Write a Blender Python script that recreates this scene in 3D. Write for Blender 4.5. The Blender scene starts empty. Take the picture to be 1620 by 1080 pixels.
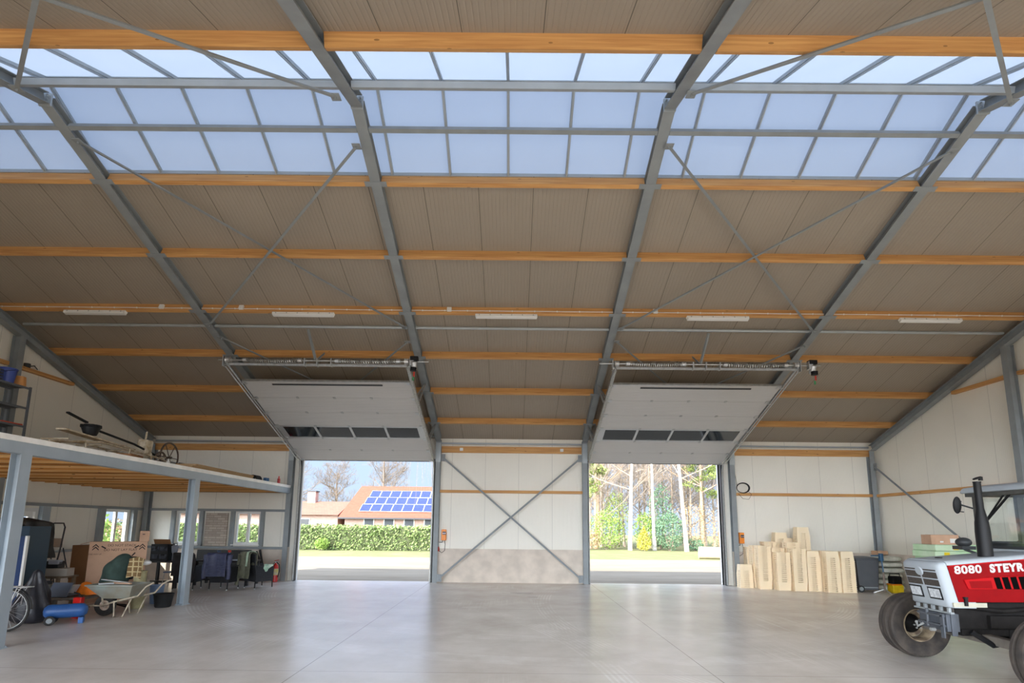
import bpy, math, random
from mathutils import Vector, Matrix, noise

scene = bpy.context.scene
COL = scene.collection
R = math.radians

# ------------------------------------------------------------------ camera
cam_data = bpy.data.cameras.new('camera')
cam = bpy.data.objects.new('camera', cam_data)
COL.objects.link(cam)
scene.camera = cam
cam_data.sensor_fit = 'HORIZONTAL'
cam_data.sensor_width = 36.0
cam_data.lens = 837.53 / 1620 * 36
cam_data.shift_y = 165.2 / 1620
cam_data.clip_start = 0.05
cam_data.clip_end = 600


def _cam_matrix():
    pitch, yaw, roll = 0.150167, 0.00241, 0.010533
    cp, sp = math.cos(pitch), math.sin(pitch)
    fwd, up, right = Vector((0, cp, sp)), Vector((0, -sp, cp)), Vector((1, 0, 0))
    cr, sr = math.cos(roll), math.sin(roll)
    r2, u2 = cr * right + sr * up, -sr * right + cr * up
    rz = Matrix.Rotation(yaw, 3, 'Z')
    r2, u2, fwd = rz @ r2, rz @ u2, rz @ fwd
    m = Matrix((r2, u2, -fwd)).transposed().to_4x4()
    m.translation = Vector((0.0557, 0.0, 1.8658))
    return m


cam.matrix_world = _cam_matrix()

# ------------------------------------------------------------------ sky, sun, exposure
SUN_DIR = Vector((0.92, 1.05, -1.0))          # the way sunlight travels
world = bpy.data.worlds.new('sky')
scene.world = world
world.use_nodes = True
wn = world.node_tree
wn.nodes.clear()
w_out = wn.nodes.new('ShaderNodeOutputWorld')
w_bg = wn.nodes.new('ShaderNodeBackground')
w_tc = wn.nodes.new('ShaderNodeTexCoord')
w_sep = wn.nodes.new('ShaderNodeSeparateXYZ')
wn.links.new(w_tc.outputs['Generated'], w_sep.inputs[0])
w_ramp = wn.nodes.new('ShaderNodeValToRGB')            # clear spring sky: pale at the horizon, blue overhead
w_ramp.color_ramp.elements[0].position = 0.0
w_ramp.color_ramp.elements[0].color = (0.18, 0.222, 0.285, 1)
w_ramp.color_ramp.elements[1].position = 0.9
w_ramp.color_ramp.elements[1].color = (0.40, 0.50, 0.70, 1)
w_e = w_ramp.color_ramp.elements.new(0.13)
w_e.color = (0.17, 0.225, 0.305, 1)
w_e = w_ramp.color_ramp.elements.new(0.36)
w_e.color = (0.42, 0.52, 0.70, 1)
wn.links.new(w_sep.outputs['Z'], w_ramp.inputs[0])
w_dot = wn.nodes.new('ShaderNodeVectorMath')           # brighter half of the sky around the sun
w_dot.operation = 'DOT_PRODUCT'
w_dot.inputs[1].default_value = tuple(-SUN_DIR.normalized())
wn.links.new(w_tc.outputs['Generated'], w_dot.inputs[0])
w_max = wn.nodes.new('ShaderNodeMath')
w_max.operation = 'MAXIMUM'
w_max.inputs[1].default_value = 0.0
wn.links.new(w_dot.outputs['Value'], w_max.inputs[0])
w_pow = wn.nodes.new('ShaderNodeMath')
w_pow.operation = 'POWER'
w_pow.inputs[1].default_value = 1.6
wn.links.new(w_max.outputs[0], w_pow.inputs[0])
w_mix = wn.nodes.new('ShaderNodeMix')
w_mix.data_type = 'RGBA'
w_mix.blend_type = 'ADD'
w_mix.inputs['B'].default_value = (5.0, 5.4, 5.9, 1)
w_low = wn.nodes.new('ShaderNodeMapRange')             # the bright band lies low over the horizon
w_low.inputs['From Min'].default_value = 0.25
w_low.inputs['From Max'].default_value = 0.65
w_low.inputs['To Min'].default_value = 1.0
w_low.inputs['To Max'].default_value = 0.0
wn.links.new(w_sep.outputs['Z'], w_low.inputs['Value'])
w_mul = wn.nodes.new('ShaderNodeMath')
w_mul.operation = 'MULTIPLY'
wn.links.new(w_pow.outputs[0], w_mul.inputs[0])
wn.links.new(w_low.outputs[0], w_mul.inputs[1])
wn.links.new(w_mul.outputs[0], w_mix.inputs['Factor'])
wn.links.new(w_ramp.outputs[0], w_mix.inputs['A'])
w_bg.inputs['Strength'].default_value = 1.0
wn.links.new(w_mix.outputs['Result'], w_bg.inputs['Color'])
wn.links.new(w_bg.outputs[0], w_out.inputs['Surface'])

sun_data = bpy.data.lights.new('sun', 'SUN')
sun_data.energy = 3.3
sun_data.angle = R(0.6)
sun_data.color = (1.0, 0.9, 0.76)
sun = bpy.data.objects.new('sun', sun_data)
COL.objects.link(sun)
sun.rotation_euler = (-SUN_DIR).to_track_quat('Z', 'Y').to_euler()
sun.location = (-20, -20, 25)

scene.view_settings.view_transform = 'Standard'
scene.view_settings.look = 'None'
scene.view_settings.exposure = 1.97
scene.view_settings.gamma = 1.0
scene.view_settings.use_curve_mapping = False
try:
    scene.cycles.max_bounces = 10
    scene.cycles.diffuse_bounces = 7
    scene.cycles.glossy_bounces = 4
    scene.cycles.transmission_bounces = 8
    scene.cycles.transparent_max_bounces = 8
    scene.cycles.caustics_reflective = False
    scene.cycles.caustics_refractive = False
    scene.cycles.sample_clamp_indirect = 6.0
    scene.cycles.use_denoising = True
except Exception:
    pass


# ------------------------------------------------------------------ materials
def lin(hexs):
    h = hexs.lstrip('#')
    out = []
    for i in (0, 2, 4):
        c = int(h[i:i + 2], 16) / 255
        out.append(c / 12.92 if c <= 0.04045 else ((c + 0.055) / 1.055) ** 2.4)
    return tuple(out) + (1.0,)


MATS = {}


def mat(name, color, rough=0.6, metal=0.0, vary=0.0, scale=6.0, bump=0.0, bump_scale=None,
        spec=0.5, stretch=(1, 1, 1), second=None, alpha=None, coat=0.0):
    """Principled material; colour broken up by noise in object space, optional bump."""
    if name in MATS:
        return MATS[name]
    m = bpy.data.materials.new(name)
    m.use_nodes = True
    nt = m.node_tree
    b = nt.nodes['Principled BSDF']
    c = lin(color) if isinstance(color, str) else tuple(color) + (1.0,)
    b.inputs['Base Color'].default_value = c
    b.inputs['Roughness'].default_value = rough
    b.inputs['Metallic'].default_value = metal
    b.inputs['Specular IOR Level'].default_value = spec
    if coat:
        b.inputs['Coat Weight'].default_value = coat
    if vary or bump or second:
        tc = nt.nodes.new('ShaderNodeTexCoord')
        mp = nt.nodes.new('ShaderNodeMapping')
        mp.inputs['Scale'].default_value = stretch
        nt.links.new(tc.outputs['Object'], mp.inputs['Vector'])
        nz = nt.nodes.new('ShaderNodeTexNoise')
        nz.inputs['Scale'].default_value = scale
        nz.inputs['Detail'].default_value = 5
        nt.links.new(mp.outputs[0], nz.inputs['Vector'])
        if vary or second:
            ramp = nt.nodes.new('ShaderNodeValToRGB')
            ramp.color_ramp.elements[0].position = 0.35
            ramp.color_ramp.elements[1].position = 0.65
            if second:
                ramp.color_ramp.elements[0].color = lin(second)
                ramp.color_ramp.elements[1].color = c
            else:
                ramp.color_ramp.elements[0].color = tuple(max(0, x * (1 - vary)) for x in c[:3]) + (1,)
                ramp.color_ramp.elements[1].color = tuple(min(1, x * (1 + vary)) for x in c[:3]) + (1,)
            nt.links.new(nz.outputs['Fac'], ramp.inputs[0])
            nt.links.new(ramp.outputs[0], b.inputs['Base Color'])
        if bump:
            nb = nz
            if bump_scale:
                nb = nt.nodes.new('ShaderNodeTexNoise')
                nb.inputs['Scale'].default_value = bump_scale
                nb.inputs['Detail'].default_value = 4
                nt.links.new(mp.outputs[0], nb.inputs['Vector'])
            bp = nt.nodes.new('ShaderNodeBump')
            bp.inputs['Strength'].default_value = bump
            bp.inputs['Distance'].default_value = 0.02
            nt.links.new(nb.outputs['Fac'], bp.inputs['Height'])
            nt.links.new(bp.outputs[0], b.inputs['Normal'])
    MATS[name] = m
    return m


def math_node(nt, op, a, b=None, c=None):
    n = nt.nodes.new('ShaderNodeMath')
    n.operation = op
    for i, v in enumerate((a, b, c)):
        if v is None:
            continue
        if isinstance(v, (int, float)):
            n.inputs[i].default_value = v
        else:
            nt.links.new(v, n.inputs[i])
    return n.outputs[0]


def panel_mat(name, color, axis, pitch, phase, rib, joint, rough=0.5, ribdepth=0.35, gap=0.3):
    """Sandwich panel sheet: fine pressed ribs and a dark joint gap every panel width along one axis."""
    m = bpy.data.materials.new(name)
    m.use_nodes = True
    nt = m.node_tree
    b = nt.nodes['Principled BSDF']
    b.inputs['Roughness'].default_value = rough
    tc = nt.nodes.new('ShaderNodeTexCoord')
    sp = nt.nodes.new('ShaderNodeSeparateXYZ')
    nt.links.new(tc.outputs['Object'], sp.inputs[0])
    u = sp.outputs[axis]
    ribw = math_node(nt, 'FRACT', math_node(nt, 'MULTIPLY', u, 1.0 / rib))
    ribh = math_node(nt, 'SMOOTH_MIN', math_node(nt, 'MULTIPLY', math_node(nt, 'ABSOLUTE', math_node(nt, 'SUBTRACT', ribw, 0.5)), 5.0), 1.0, 0.2)
    f = math_node(nt, 'FRACT', math_node(nt, 'MULTIPLY', math_node(nt, 'SUBTRACT', u, phase), 1.0 / pitch))
    d = math_node(nt, 'ABSOLUTE', math_node(nt, 'SUBTRACT', f, 0.5))
    seam = math_node(nt, 'LESS_THAN', d, joint / pitch)
    nz = nt.nodes.new('ShaderNodeTexNoise')
    nz.inputs['Scale'].default_value = 0.7
    nz.inputs['Detail'].default_value = 3
    nt.links.new(tc.outputs['Object'], nz.inputs['Vector'])
    c = lin(color)
    rp = nt.nodes.new('ShaderNodeValToRGB')
    rp.color_ramp.elements[0].position = 0.3
    rp.color_ramp.elements[1].position = 0.7
    rp.color_ramp.elements[0].color = tuple(x * 0.95 for x in c[:3]) + (1,)
    rp.color_ramp.elements[1].color = c
    nt.links.new(nz.outputs['Fac'], rp.inputs[0])
    mx = nt.nodes.new('ShaderNodeMix')
    mx.data_type = 'RGBA'
    mx.inputs['B'].default_value = tuple(x * gap for x in c[:3]) + (1,)
    nt.links.new(seam, mx.inputs['Factor'])
    nt.links.new(rp.outputs[0], mx.inputs['A'])
    nt.links.new(mx.outputs['Result'], b.inputs['Base Color'])
    bp = nt.nodes.new('ShaderNodeBump')
    bp.inputs['Strength'].default_value = ribdepth
    bp.inputs['Distance'].default_value = 0.01
    nt.links.new(ribh, bp.inputs['Height'])
    nt.links.new(bp.outputs[0], b.inputs['Normal'])
    MATS[name] = m
    return m


def wood_mat(name, c1, c2, axis='X', rough=0.55):
    m = bpy.data.materials.new(name)
    m.use_nodes = True
    nt = m.node_tree
    b = nt.nodes['Principled BSDF']
    b.inputs['Roughness'].default_value = rough
    b.inputs['Specular IOR Level'].default_value = 0.3
    tc = nt.nodes.new('ShaderNodeTexCoord')
    mp = nt.nodes.new('ShaderNodeMapping')
    s = {'X': (0.5, 14, 14), 'Y': (14, 0.5, 14), 'Z': (14, 14, 0.5)}[axis]
    mp.inputs['Scale'].default_value = s
    nt.links.new(tc.outputs['Object'], mp.inputs['Vector'])
    nz = nt.nodes.new('ShaderNodeTexNoise')
    nz.inputs['Scale'].default_value = 2.0
    nz.inputs['Detail'].default_value = 6
    nz.inputs['Distortion'].default_value = 0.6
    nt.links.new(mp.outputs[0], nz.inputs['Vector'])
    rp = nt.nodes.new('ShaderNodeValToRGB')
    rp.color_ramp.elements[0].position = 0.3
    rp.color_ramp.elements[1].position = 0.7
    rp.color_ramp.elements[0].color = lin(c1)
    rp.color_ramp.elements[1].color = lin(c2)
    nt.links.new(nz.outputs['Fac'], rp.inputs[0])
    vo = nt.nodes.new('ShaderNodeTexVoronoi')           # knots
    vo.inputs['Scale'].default_value = 1.0
    mk = nt.nodes.new('ShaderNodeMapping')
    mk.inputs['Scale'].default_value = {'X': (2.2, 7, 7), 'Y': (7, 2.2, 7), 'Z': (7, 7, 2.2)}[axis]
    nt.links.new(tc.outputs['Object'], mk.inputs['Vector'])
    nt.links.new(mk.outputs[0], vo.inputs['Vector'])
    kn = math_node(nt, 'LESS_THAN', vo.outputs['Distance'], 0.085)
    mx = nt.nodes.new('ShaderNodeMix')
    mx.data_type = 'RGBA'
    mx.inputs['B'].default_value = tuple(x * 0.35 for x in lin(c1)[:3]) + (1,)
    nt.links.new(math_node(nt, 'MULTIPLY', kn, 0.7), mx.inputs['Factor'])
    nt.links.new(rp.outputs[0], mx.inputs['A'])
    nt.links.new(mx.outputs['Result'], b.inputs['Base Color'])
    MATS[name] = m
    return m


# ------------------------------------------------------------------ mesh helpers
class MB:
    """Collects boxes, bars, tubes and sheets and links them as ONE mesh object."""

    def __init__(self):
        self.v, self.f, self.mi = [], [], []
        self.cur = 0

    def add(self, vs, fs):
        o = len(self.v)
        self.v.extend([Vector(p) for p in vs])
        for f in fs:
            self.f.append([o + i for i in f])
            self.mi.append(self.cur)
        return self

    def box(self, c, s, rot=None):
        x, y, z = s[0] / 2, s[1] / 2, s[2] / 2
        vs = [Vector(p) for p in ((-x, -y, -z), (x, -y, -z), (x, y, -z), (-x, y, -z), (-x, -y, z), (x, -y, z), (x, y, z), (-x, y, z))]
        if rot is not None:
            vs = [rot @ p for p in vs]
        vs = [p + Vector(c) for p in vs]
        return self.add(vs, [(0, 3, 2, 1), (4, 5, 6, 7), (0, 1, 5, 4), (1, 2, 6, 5), (2, 3, 7, 6), (3, 0, 4, 7)])

    def box2(self, a, b):
        a, b = Vector(a), Vector(b)
        return self.box((a + b) / 2, (abs(b.x - a.x), abs(b.y - a.y), abs(b.z - a.z)))

    def frame_of(self, p, q, up):
        d = (Vector(q) - Vector(p))
        L = d.length
        d.normalize()
        u = Vector(up)
        s = d.cross(u)
        if s.length < 1e-6:
            s = d.cross(Vector((1, 0, 0)))
        s.normalize()
        u = s.cross(d).normalized()
        return d, s, u, L

    def beam(self, p, q, w, h, up=(0, 0, 1)):
        d, s, u, L = self.frame_of(p, q, up)
        rot = Matrix((d, s, u)).transposed()
        return self.box((Vector(p) + Vector(q)) / 2, (L, w, h), rot)

    def ibeam(self, p, q, h, b, tf=0.012, tw=0.009, up=(0, 0, 1)):
        d, s, u, L = self.frame_of(p, q, up)
        P, Q = Vector(p), Vector(q)
        for sg in (1, -1):
            o = u * (sg * (h - tf) / 2)
            self.beam(P + o, Q + o, b, tf, u)
        self.beam(P, Q, tw, h - 2 * tf, u)
        return self

    def tube(self, pts, r, n=8, closed=False, caps=True):
        pts = [Vector(p) for p in pts]
        m = len(pts)
        rs = r if isinstance(r, (list, tuple)) else [r] * m
        ring = []
        prev = None
        for i, p in enumerate(pts):
            if closed:
                t = pts[(i + 1) % m] - pts[i - 1]
            else:
                t = pts[min(i + 1, m - 1)] - pts[max(i - 1, 0)]
            if t.length < 1e-9:
                t = Vector((0, 0, 1))
            t.normalize()
            if prev is None:
                a = Vector((0, 0, 1)) if abs(t.z) < 0.9 else Vector((1, 0, 0))
            else:
                a = prev
            nrm = (a - t * a.dot(t))
            if nrm.length < 1e-6:
                nrm = t.orthogonal()
            nrm.normalize()
            prev = nrm
            bn = t.cross(nrm)
            ring.append([p + nrm * (rs[i] * math.cos(2 * math.pi * k / n)) + bn * (rs[i] * math.sin(2 * math.pi * k / n)) for k in range(n)])
        vs = [v for rg in ring for v in rg]
        fs = []
        cnt = m if closed else m - 1
        for i in range(cnt):
            j = (i + 1) % m
            for k in range(n):
                k2 = (k + 1) % n
                fs.append((i * n + k, i * n + k2, j * n + k2, j * n + k))
        if caps and not closed:
            fs.append(tuple(range(n - 1, -1, -1)))
            fs.append(tuple((m - 1) * n + k for k in range(n)))
        return self.add(vs, fs)

    def lathe(self, prof, n=24, c=(0, 0, 0), rot=None, closed=False):
        """prof: list of (radius, height) turned about local Z."""
        vs, fs = [], []
        for r, h in prof:
            for k in range(n):
                a = 2 * math.pi * k / n
                p = Vector((r * math.cos(a), r * math.sin(a), h))
                if rot is not None:
                    p = rot @ p
                vs.append(p + Vector(c))
        m = len(prof)
        for i in range(m if closed else m - 1):
            j = (i + 1) % m
            for k in range(n):
                k2 = (k + 1) % n
                fs.append((i * n + k, i * n + k2, j * n + k2, j * n + k))
        if not closed:
            if prof[0][0] > 1e-5:
                fs.append(tuple(range(n - 1, -1, -1)))
            if prof[-1][0] > 1e-5:
                fs.append(tuple((m - 1) * n + k for k in range(n)))
        return self.add(vs, fs)

    def prism(self, poly, a, b, axis='Y'):
        """Extrude a 2D outline along an axis from a to b. axis Y: poly=(x,z); X: (y,z); Z: (x,y)."""
        def P(u, v, w):
            return {'Y': (u, w, v), 'X': (w, u, v), 'Z': (u, v, w)}[axis]
        n = len(poly)
        vs = [P(u, v, a) for u, v in poly] + [P(u, v, b) for u, v in poly]
        fs = [tuple(range(n)), tuple(range(2 * n - 1, n - 1, -1))]
        for i in range(n):
            j = (i + 1) % n
            fs.append((i, i + n, j + n, j))
        return self.add(vs, fs)

    def ell(self, c, r, nu=14, nv=9, rot=None, warp=None):
        vs, fs = [], []
        for j in range(nv + 1):
            th = math.pi * j / nv
            for i in range(nu):
                ph = 2 * math.pi * i / nu
                p = Vector((r[0] * math.sin(th) * math.cos(ph), r[1] * math.sin(th) * math.sin(ph), r[2] * math.cos(th)))
                if warp:
                    p = warp(p)
                if rot is not None:
                    p = rot @ p
                vs.append(p + Vector(c))
        for j in range(nv):
            for i in range(nu):
                i2 = (i + 1) % nu
                fs.append((j * nu + i, (j + 1) * nu + i, (j + 1) * nu + i2, j * nu + i2))
        return self.add(vs, fs)

    def sheet(self, fn, nu, nv, thick=0.0):
        """fn(u,v)->point, u,v in 0..1; with thickness it becomes a closed shell."""
        P = [[Vector(fn(i / nu, j / nv)) for i in range(nu + 1)] for j in range(nv + 1)]
        def N(i, j):
            a = P[j][min(i + 1, nu)] - P[j][max(i - 1, 0)]
            b = P[min(j + 1, nv)][i] - P[max(j - 1, 0)][i]
            n = a.cross(b)
            return n.normalized() if n.length > 1e-9 else Vector((0, 0, 1))
        w = nu + 1
        vs = [P[j][i] for j in range(nv + 1) for i in range(w)]
        fs = [(j * w + i, j * w + i + 1, (j + 1) * w + i + 1, (j + 1) * w + i) for j in range(nv) for i in range(nu)]
        if thick:
            o = len(vs)
            vs += [P[j][i] - N(i, j) * thick for j in range(nv + 1) for i in range(w)]
            fs += [tuple(o + k for k in reversed(f)) for f in fs[:nu * nv]]
            edge = [j * w for j in range(nv + 1)], [j * w + nu for j in range(nv + 1)], list(range(w)), [nv * w + i for i in range(w)]
            for n_, e in enumerate(edge):
                for a, b in zip(e, e[1:]):
                    fs.append((a, b, b + o, a + o) if n_ in (1, 2) else (b, a, a + o, b + o))
        return self.add(vs, fs)

    def build(self, name, m, parent=None, loc=(0, 0, 0), smooth=False, bevel=0.0, kind=None, rz=0.0, local=False):
        """Link as one object. local=True: move the origin to the bottom centre of the mesh."""
        me = bpy.data.meshes.new(name)
        vs = self.v
        loc = Vector(loc)
        if local:
            lo = Vector((min(p.x for p in vs), min(p.y for p in vs), min(p.z for p in vs)))
            hi = Vector((max(p.x for p in vs), max(p.y for p in vs), max(p.z for p in vs)))
            o = Vector(((lo.x + hi.x) / 2, (lo.y + hi.y) / 2, lo.z))
            vs = [p - o for p in vs]
            loc = loc + o
        me.from_pydata([tuple(p) for p in vs], [], self.f)
        ms = m if isinstance(m, (list, tuple)) else [m]
        for x in ms:
            me.materials.append(x)
        if len(ms) > 1:
            me.polygons.foreach_set('material_index', self.mi)
        me.validate()
        if smooth:
            me.polygons.foreach_set('use_smooth', [True] * len(me.polygons))
            me.set_sharp_from_angle(angle=R(38 if smooth is True else smooth))
        me.update()
        ob = bpy.data.objects.new(name, me)
        COL.objects.link(ob)
        ob.location = loc
        ob.rotation_euler = (0, 0, rz)
        if parent is not None:
            ob.parent = parent
        if bevel:
            bv = ob.modifiers.new('bevel', 'BEVEL')
            bv.width = bevel
            bv.segments = 2
            bv.limit_method = 'ANGLE'
            bv.angle_limit = R(40)
        if kind:
            ob['kind'] = kind
        return ob


def tag(o, label=None, cat=None, group=None, kind=None):
    if label:
        o['label'] = label
    if cat:
        o['category'] = cat
    if group:
        o['group'] = group
    if kind:
        o['kind'] = kind
    return o


def thing(name, label, cat, loc=(0, 0, 0), rz=0.0, group=None):
    o = bpy.data.objects.new(name, None)
    o.empty_display_size = 0.1
    COL.objects.link(o)
    o.location = loc
    o.rotation_euler = (0, 0, rz)
    return tag(o, label, cat, group)


def structure(name):
    o = bpy.data.objects.new(name, None)
    COL.objects.link(o)
    o['kind'] = 'structure'
    return o


def kids(o):
    return [c for c in COL.objects if c.parent == o]


def copy_tree(o, parent=None):
    c = o.copy()
    COL.objects.link(c)
    c.parent = parent
    for ch in kids(o):
        copy_tree(ch, c)
    return c


def rot3(rx=0, ry=0, rz=0):
    from mathutils import Euler
    return Euler((rx, ry, rz)).to_matrix()


AXX = Matrix.Rotation(R(90), 3, 'Y')     # lathe axis -> X
AXY = Matrix.Rotation(R(-90), 3, 'X')    # lathe axis -> Y


def text_mesh(s, size, m, name, parent, loc, rot, depth=0.002, shear=0.0, sx=1.0, align='LEFT', offset=0.0, spacing=1.0):
    cu = bpy.data.curves.new(name, 'FONT')
    cu.body = s
    cu.size = size
    cu.extrude = depth
    cu.shear = shear
    cu.align_x = align
    cu.offset = offset
    cu.space_character = spacing
    tmp = bpy.data.objects.new(name + '_tmp', cu)
    COL.objects.link(tmp)
    dg = bpy.context.evaluated_depsgraph_get()
    me = bpy.data.meshes.new_from_object(tmp.evaluated_get(dg))
    bpy.data.objects.remove(tmp)
    me.materials.clear()
    me.materials.append(m)
    o = bpy.data.objects.new(name, me)
    COL.objects.link(o)
    o.parent = parent
    o.location = loc
    o.rotation_euler = rot
    o.scale = (sx, 1, 1)
    return o


# ------------------------------------------------------------------ building geometry
DW = 18.07          # inner face of the back wall
XW = 12.42          # inner face of the side walls
YR, ZR = 7.56, 8.467        # ridge line of the rafter undersides
TS = math.tan(R(20))
CS, SN = math.cos(R(20)), math.sin(R(20))
YF = 2 * YR - DW            # open front of the hall
NB = Vector((0, SN, CS))    # outward normal of the back slope
NF = Vector((0, -SN, CS))
PO = 0.46           # the ridge glazing sits on raised kerbs this far above the rafter undersides
PB = 0.27           # height of the glazing at its lower edge
FX = [-12.27, -7.5, -2.5, 2.5, 7.5, 12.27]      # steel frames
BAY = ['far left bay', 'left door bay', 'middle bay', 'right door bay', 'far right bay']


def back(x, y, off=0.0):
    """Point on the back slope: y measured along the rafter underside, off = distance above it."""
    return Vector((x, y, ZR - (y - YR) * TS)) + NB * off


def front(x, y, off=0.0):
    return Vector((x, y, ZR - (YR - y) * TS)) + NF * off

# ------------------------------------------------------------------ materials of the hall
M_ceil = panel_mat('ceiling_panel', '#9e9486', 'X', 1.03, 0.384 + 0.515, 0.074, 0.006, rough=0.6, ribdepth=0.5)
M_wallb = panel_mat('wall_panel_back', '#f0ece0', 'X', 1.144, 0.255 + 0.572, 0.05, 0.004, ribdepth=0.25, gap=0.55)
M_walls = panel_mat('wall_panel_side', '#f0ece0', 'Y', 1.144, 0.3, 0.05, 0.004, ribdepth=0.25, gap=0.55)
M_steel = mat('grey_steel', '#8a9092', 0.5, 0.0, vary=0.08, scale=3)
M_steel_l = mat('pale_steel', '#a9b0b3', 0.42, 0.25, vary=0.06, scale=3)
M_galv = mat('galvanised_steel', '#b4b6b4', 0.38, 0.7, vary=0.12, scale=14)
M_dark = mat('dark_steel', '#3a3c3e', 0.5, 0.3)
M_rubber = mat('black_rubber', '#17181a', 0.75, vary=0.2, scale=10)
M_black = mat('black_plastic', '#101113', 0.55, spec=0.3)
M_white = mat('white_lacquer', '#e6e6e2', 0.4)
M_wood = wood_mat('spruce_beam', '#b98450', '#d8a76a', 'X')
M_wood_y = wood_mat('spruce_beam_along', '#b98450', '#d8a76a', 'Y')
M_conc = mat('plinth_concrete', '#d6cabc', 0.85, vary=0.10, scale=2.5, bump=0.15, bump_scale=40)
M_brick = None


def floor_material():
    m = bpy.data.materials.new('polished_concrete')
    m.use_nodes = True
    nt = m.node_tree
    b = nt.nodes['Principled BSDF']
    tc = nt.nodes.new('ShaderNodeTexCoord')
    sp = nt.nodes.new('ShaderNodeSeparateXYZ')
    nt.links.new(tc.outputs['Object'], sp.inputs[0])
    n1 = nt.nodes.new('ShaderNodeTexNoise')
    n1.inputs['Scale'].default_value = 0.8
    n1.inputs['Detail'].default_value = 8
    n1.inputs['Roughness'].default_value = 0.65
    nt.links.new(tc.outputs['Object'], n1.inputs['Vector'])
    r1 = nt.nodes.new('ShaderNodeValToRGB')
    r1.color_ramp.elements[0].position = 0.25
    r1.color_ramp.elements[1].position = 0.75
    r1.color_ramp.elements[0].color = lin('#c0b6ab')
    r1.color_ramp.elements[1].color = lin('#ddd7d0')
    nt.links.new(n1.outputs['Fac'], r1.inputs[0])
    # pale dusty tyre tracks: thin wavy streaks
    mp = nt.nodes.new('ShaderNodeMapping')
    mp.inputs['Rotation'].default_value = (0, 0, R(38))
    mp.inputs['Scale'].default_value = (15, 0.25, 1)
    nt.links.new(tc.outputs['Object'], mp.inputs['Vector'])
    n2 = nt.nodes.new('ShaderNodeTexNoise')
    n2.inputs['Scale'].default_value = 1.6
    n2.inputs['Detail'].default_value = 2
    n2.inputs['Distortion'].default_value = 0.5
    nt.links.new(mp.outputs[0], n2.inputs['Vector'])
    n3 = nt.nodes.new('ShaderNodeTexNoise')
    n3.inputs['Scale'].default_value = 0.28
    nt.links.new(tc.outputs['Object'], n3.inputs['Vector'])
    s1 = nt.nodes.new('ShaderNodeMapRange')
    s1.inputs['From Min'].default_value = 0.5
    s1.inputs['From Max'].default_value = 0.8
    nt.links.new(n2.outputs['Fac'], s1.inputs['Value'])
    s2 = nt.nodes.new('ShaderNodeMapRange')
    s2.inputs['From Min'].default_value = 0.5
    s2.inputs['From Max'].default_value = 0.65
    nt.links.new(n3.outputs['Fac'], s2.inputs['Value'])
    mx = nt.nodes.new('ShaderNodeMix')
    mx.data_type = 'RGBA'
    mx.inputs['B'].default_value = lin('#f0eeea')
    nt.links.new(math_node(nt, 'MULTIPLY', math_node(nt, 'MULTIPLY', s1.outputs[0], s2.outputs[0]), 0.4), mx.inputs['Factor'])
    nt.links.new(r1.outputs[0], mx.inputs['A'])
    # curved tyre tracks: fine concentric lines, broken up by noise
    prev = mx.outputs['Result']
    for cx, cy, r0, r1, fac in ((1.2, 17.5, 8.0, 8.45, 0.5), (1.2, 17.5, 9.5, 9.95, 0.5), (-9.0, 6.0, 10.3, 10.7, 0.4), (14.0, 13.0, 13.0, 13.4, 0.4)):
        dx = math_node(nt, 'SUBTRACT', sp.outputs['X'], cx)
        dy = math_node(nt, 'SUBTRACT', sp.outputs['Y'], cy)
        rr = math_node(nt, 'SQRT', math_node(nt, 'ADD', math_node(nt, 'MULTIPLY', dx, dx), math_node(nt, 'MULTIPLY', dy, dy)))
        band = math_node(nt, 'MULTIPLY', math_node(nt, 'GREATER_THAN', rr, r0), math_node(nt, 'LESS_THAN', rr, r1))
        line = math_node(nt, 'LESS_THAN', math_node(nt, 'FRACT', math_node(nt, 'MULTIPLY', rr, 13.0)), 0.45)
        tm = nt.nodes.new('ShaderNodeMix')
        tm.data_type = 'RGBA'
        tm.inputs['B'].default_value = lin('#f0eeea')
        brk = nt.nodes.new('ShaderNodeMapRange')
        brk.inputs['From Min'].default_value = 0.42
        brk.inputs['From Max'].default_value = 0.62
        nt.links.new(n1.outputs['Fac'], brk.inputs['Value'])
        nt.links.new(math_node(nt, 'MULTIPLY', math_node(nt, 'MULTIPLY', band, line), math_node(nt, 'MULTIPLY', brk.outputs[0], fac)), tm.inputs['Factor'])
        nt.links.new(prev, tm.inputs['A'])
        prev = tm.outputs['Result']
    # saw-cut joints
    jx = math_node(nt, 'LESS_THAN', math_node(nt, 'ABSOLUTE', math_node(nt, 'SUBTRACT', math_node(nt, 'ABSOLUTE', sp.outputs['X']), 2.66)), 0.006)
    jy = math_node(nt, 'LESS_THAN', math_node(nt, 'ABSOLUTE', math_node(nt, 'SUBTRACT', math_node(nt, 'FRACT', math_node(nt, 'MULTIPLY', math_node(nt, 'SUBTRACT', sp.outputs['Y'], 7.15 - 2.65), 1 / 5.3)), 0.5)), 0.0009)
    jj = math_node(nt, 'MAXIMUM', jx, jy)
    m2 = nt.nodes.new('ShaderNodeMix')
    m2.data_type = 'RGBA'
    m2.inputs['B'].default_value = lin('#6f655c')
    nt.links.new(math_node(nt, 'MULTIPLY', jj, 0.7), m2.inputs['Factor'])
    nt.links.new(prev, m2.inputs['A'])
    nt.links.new(m2.outputs['Result'], b.inputs['Base Color'])
    b.inputs['Roughness'].default_value = 0.27
    b.inputs['Specular IOR Level'].default_value = 0.55
    return m


M_floor = floor_material()


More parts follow.
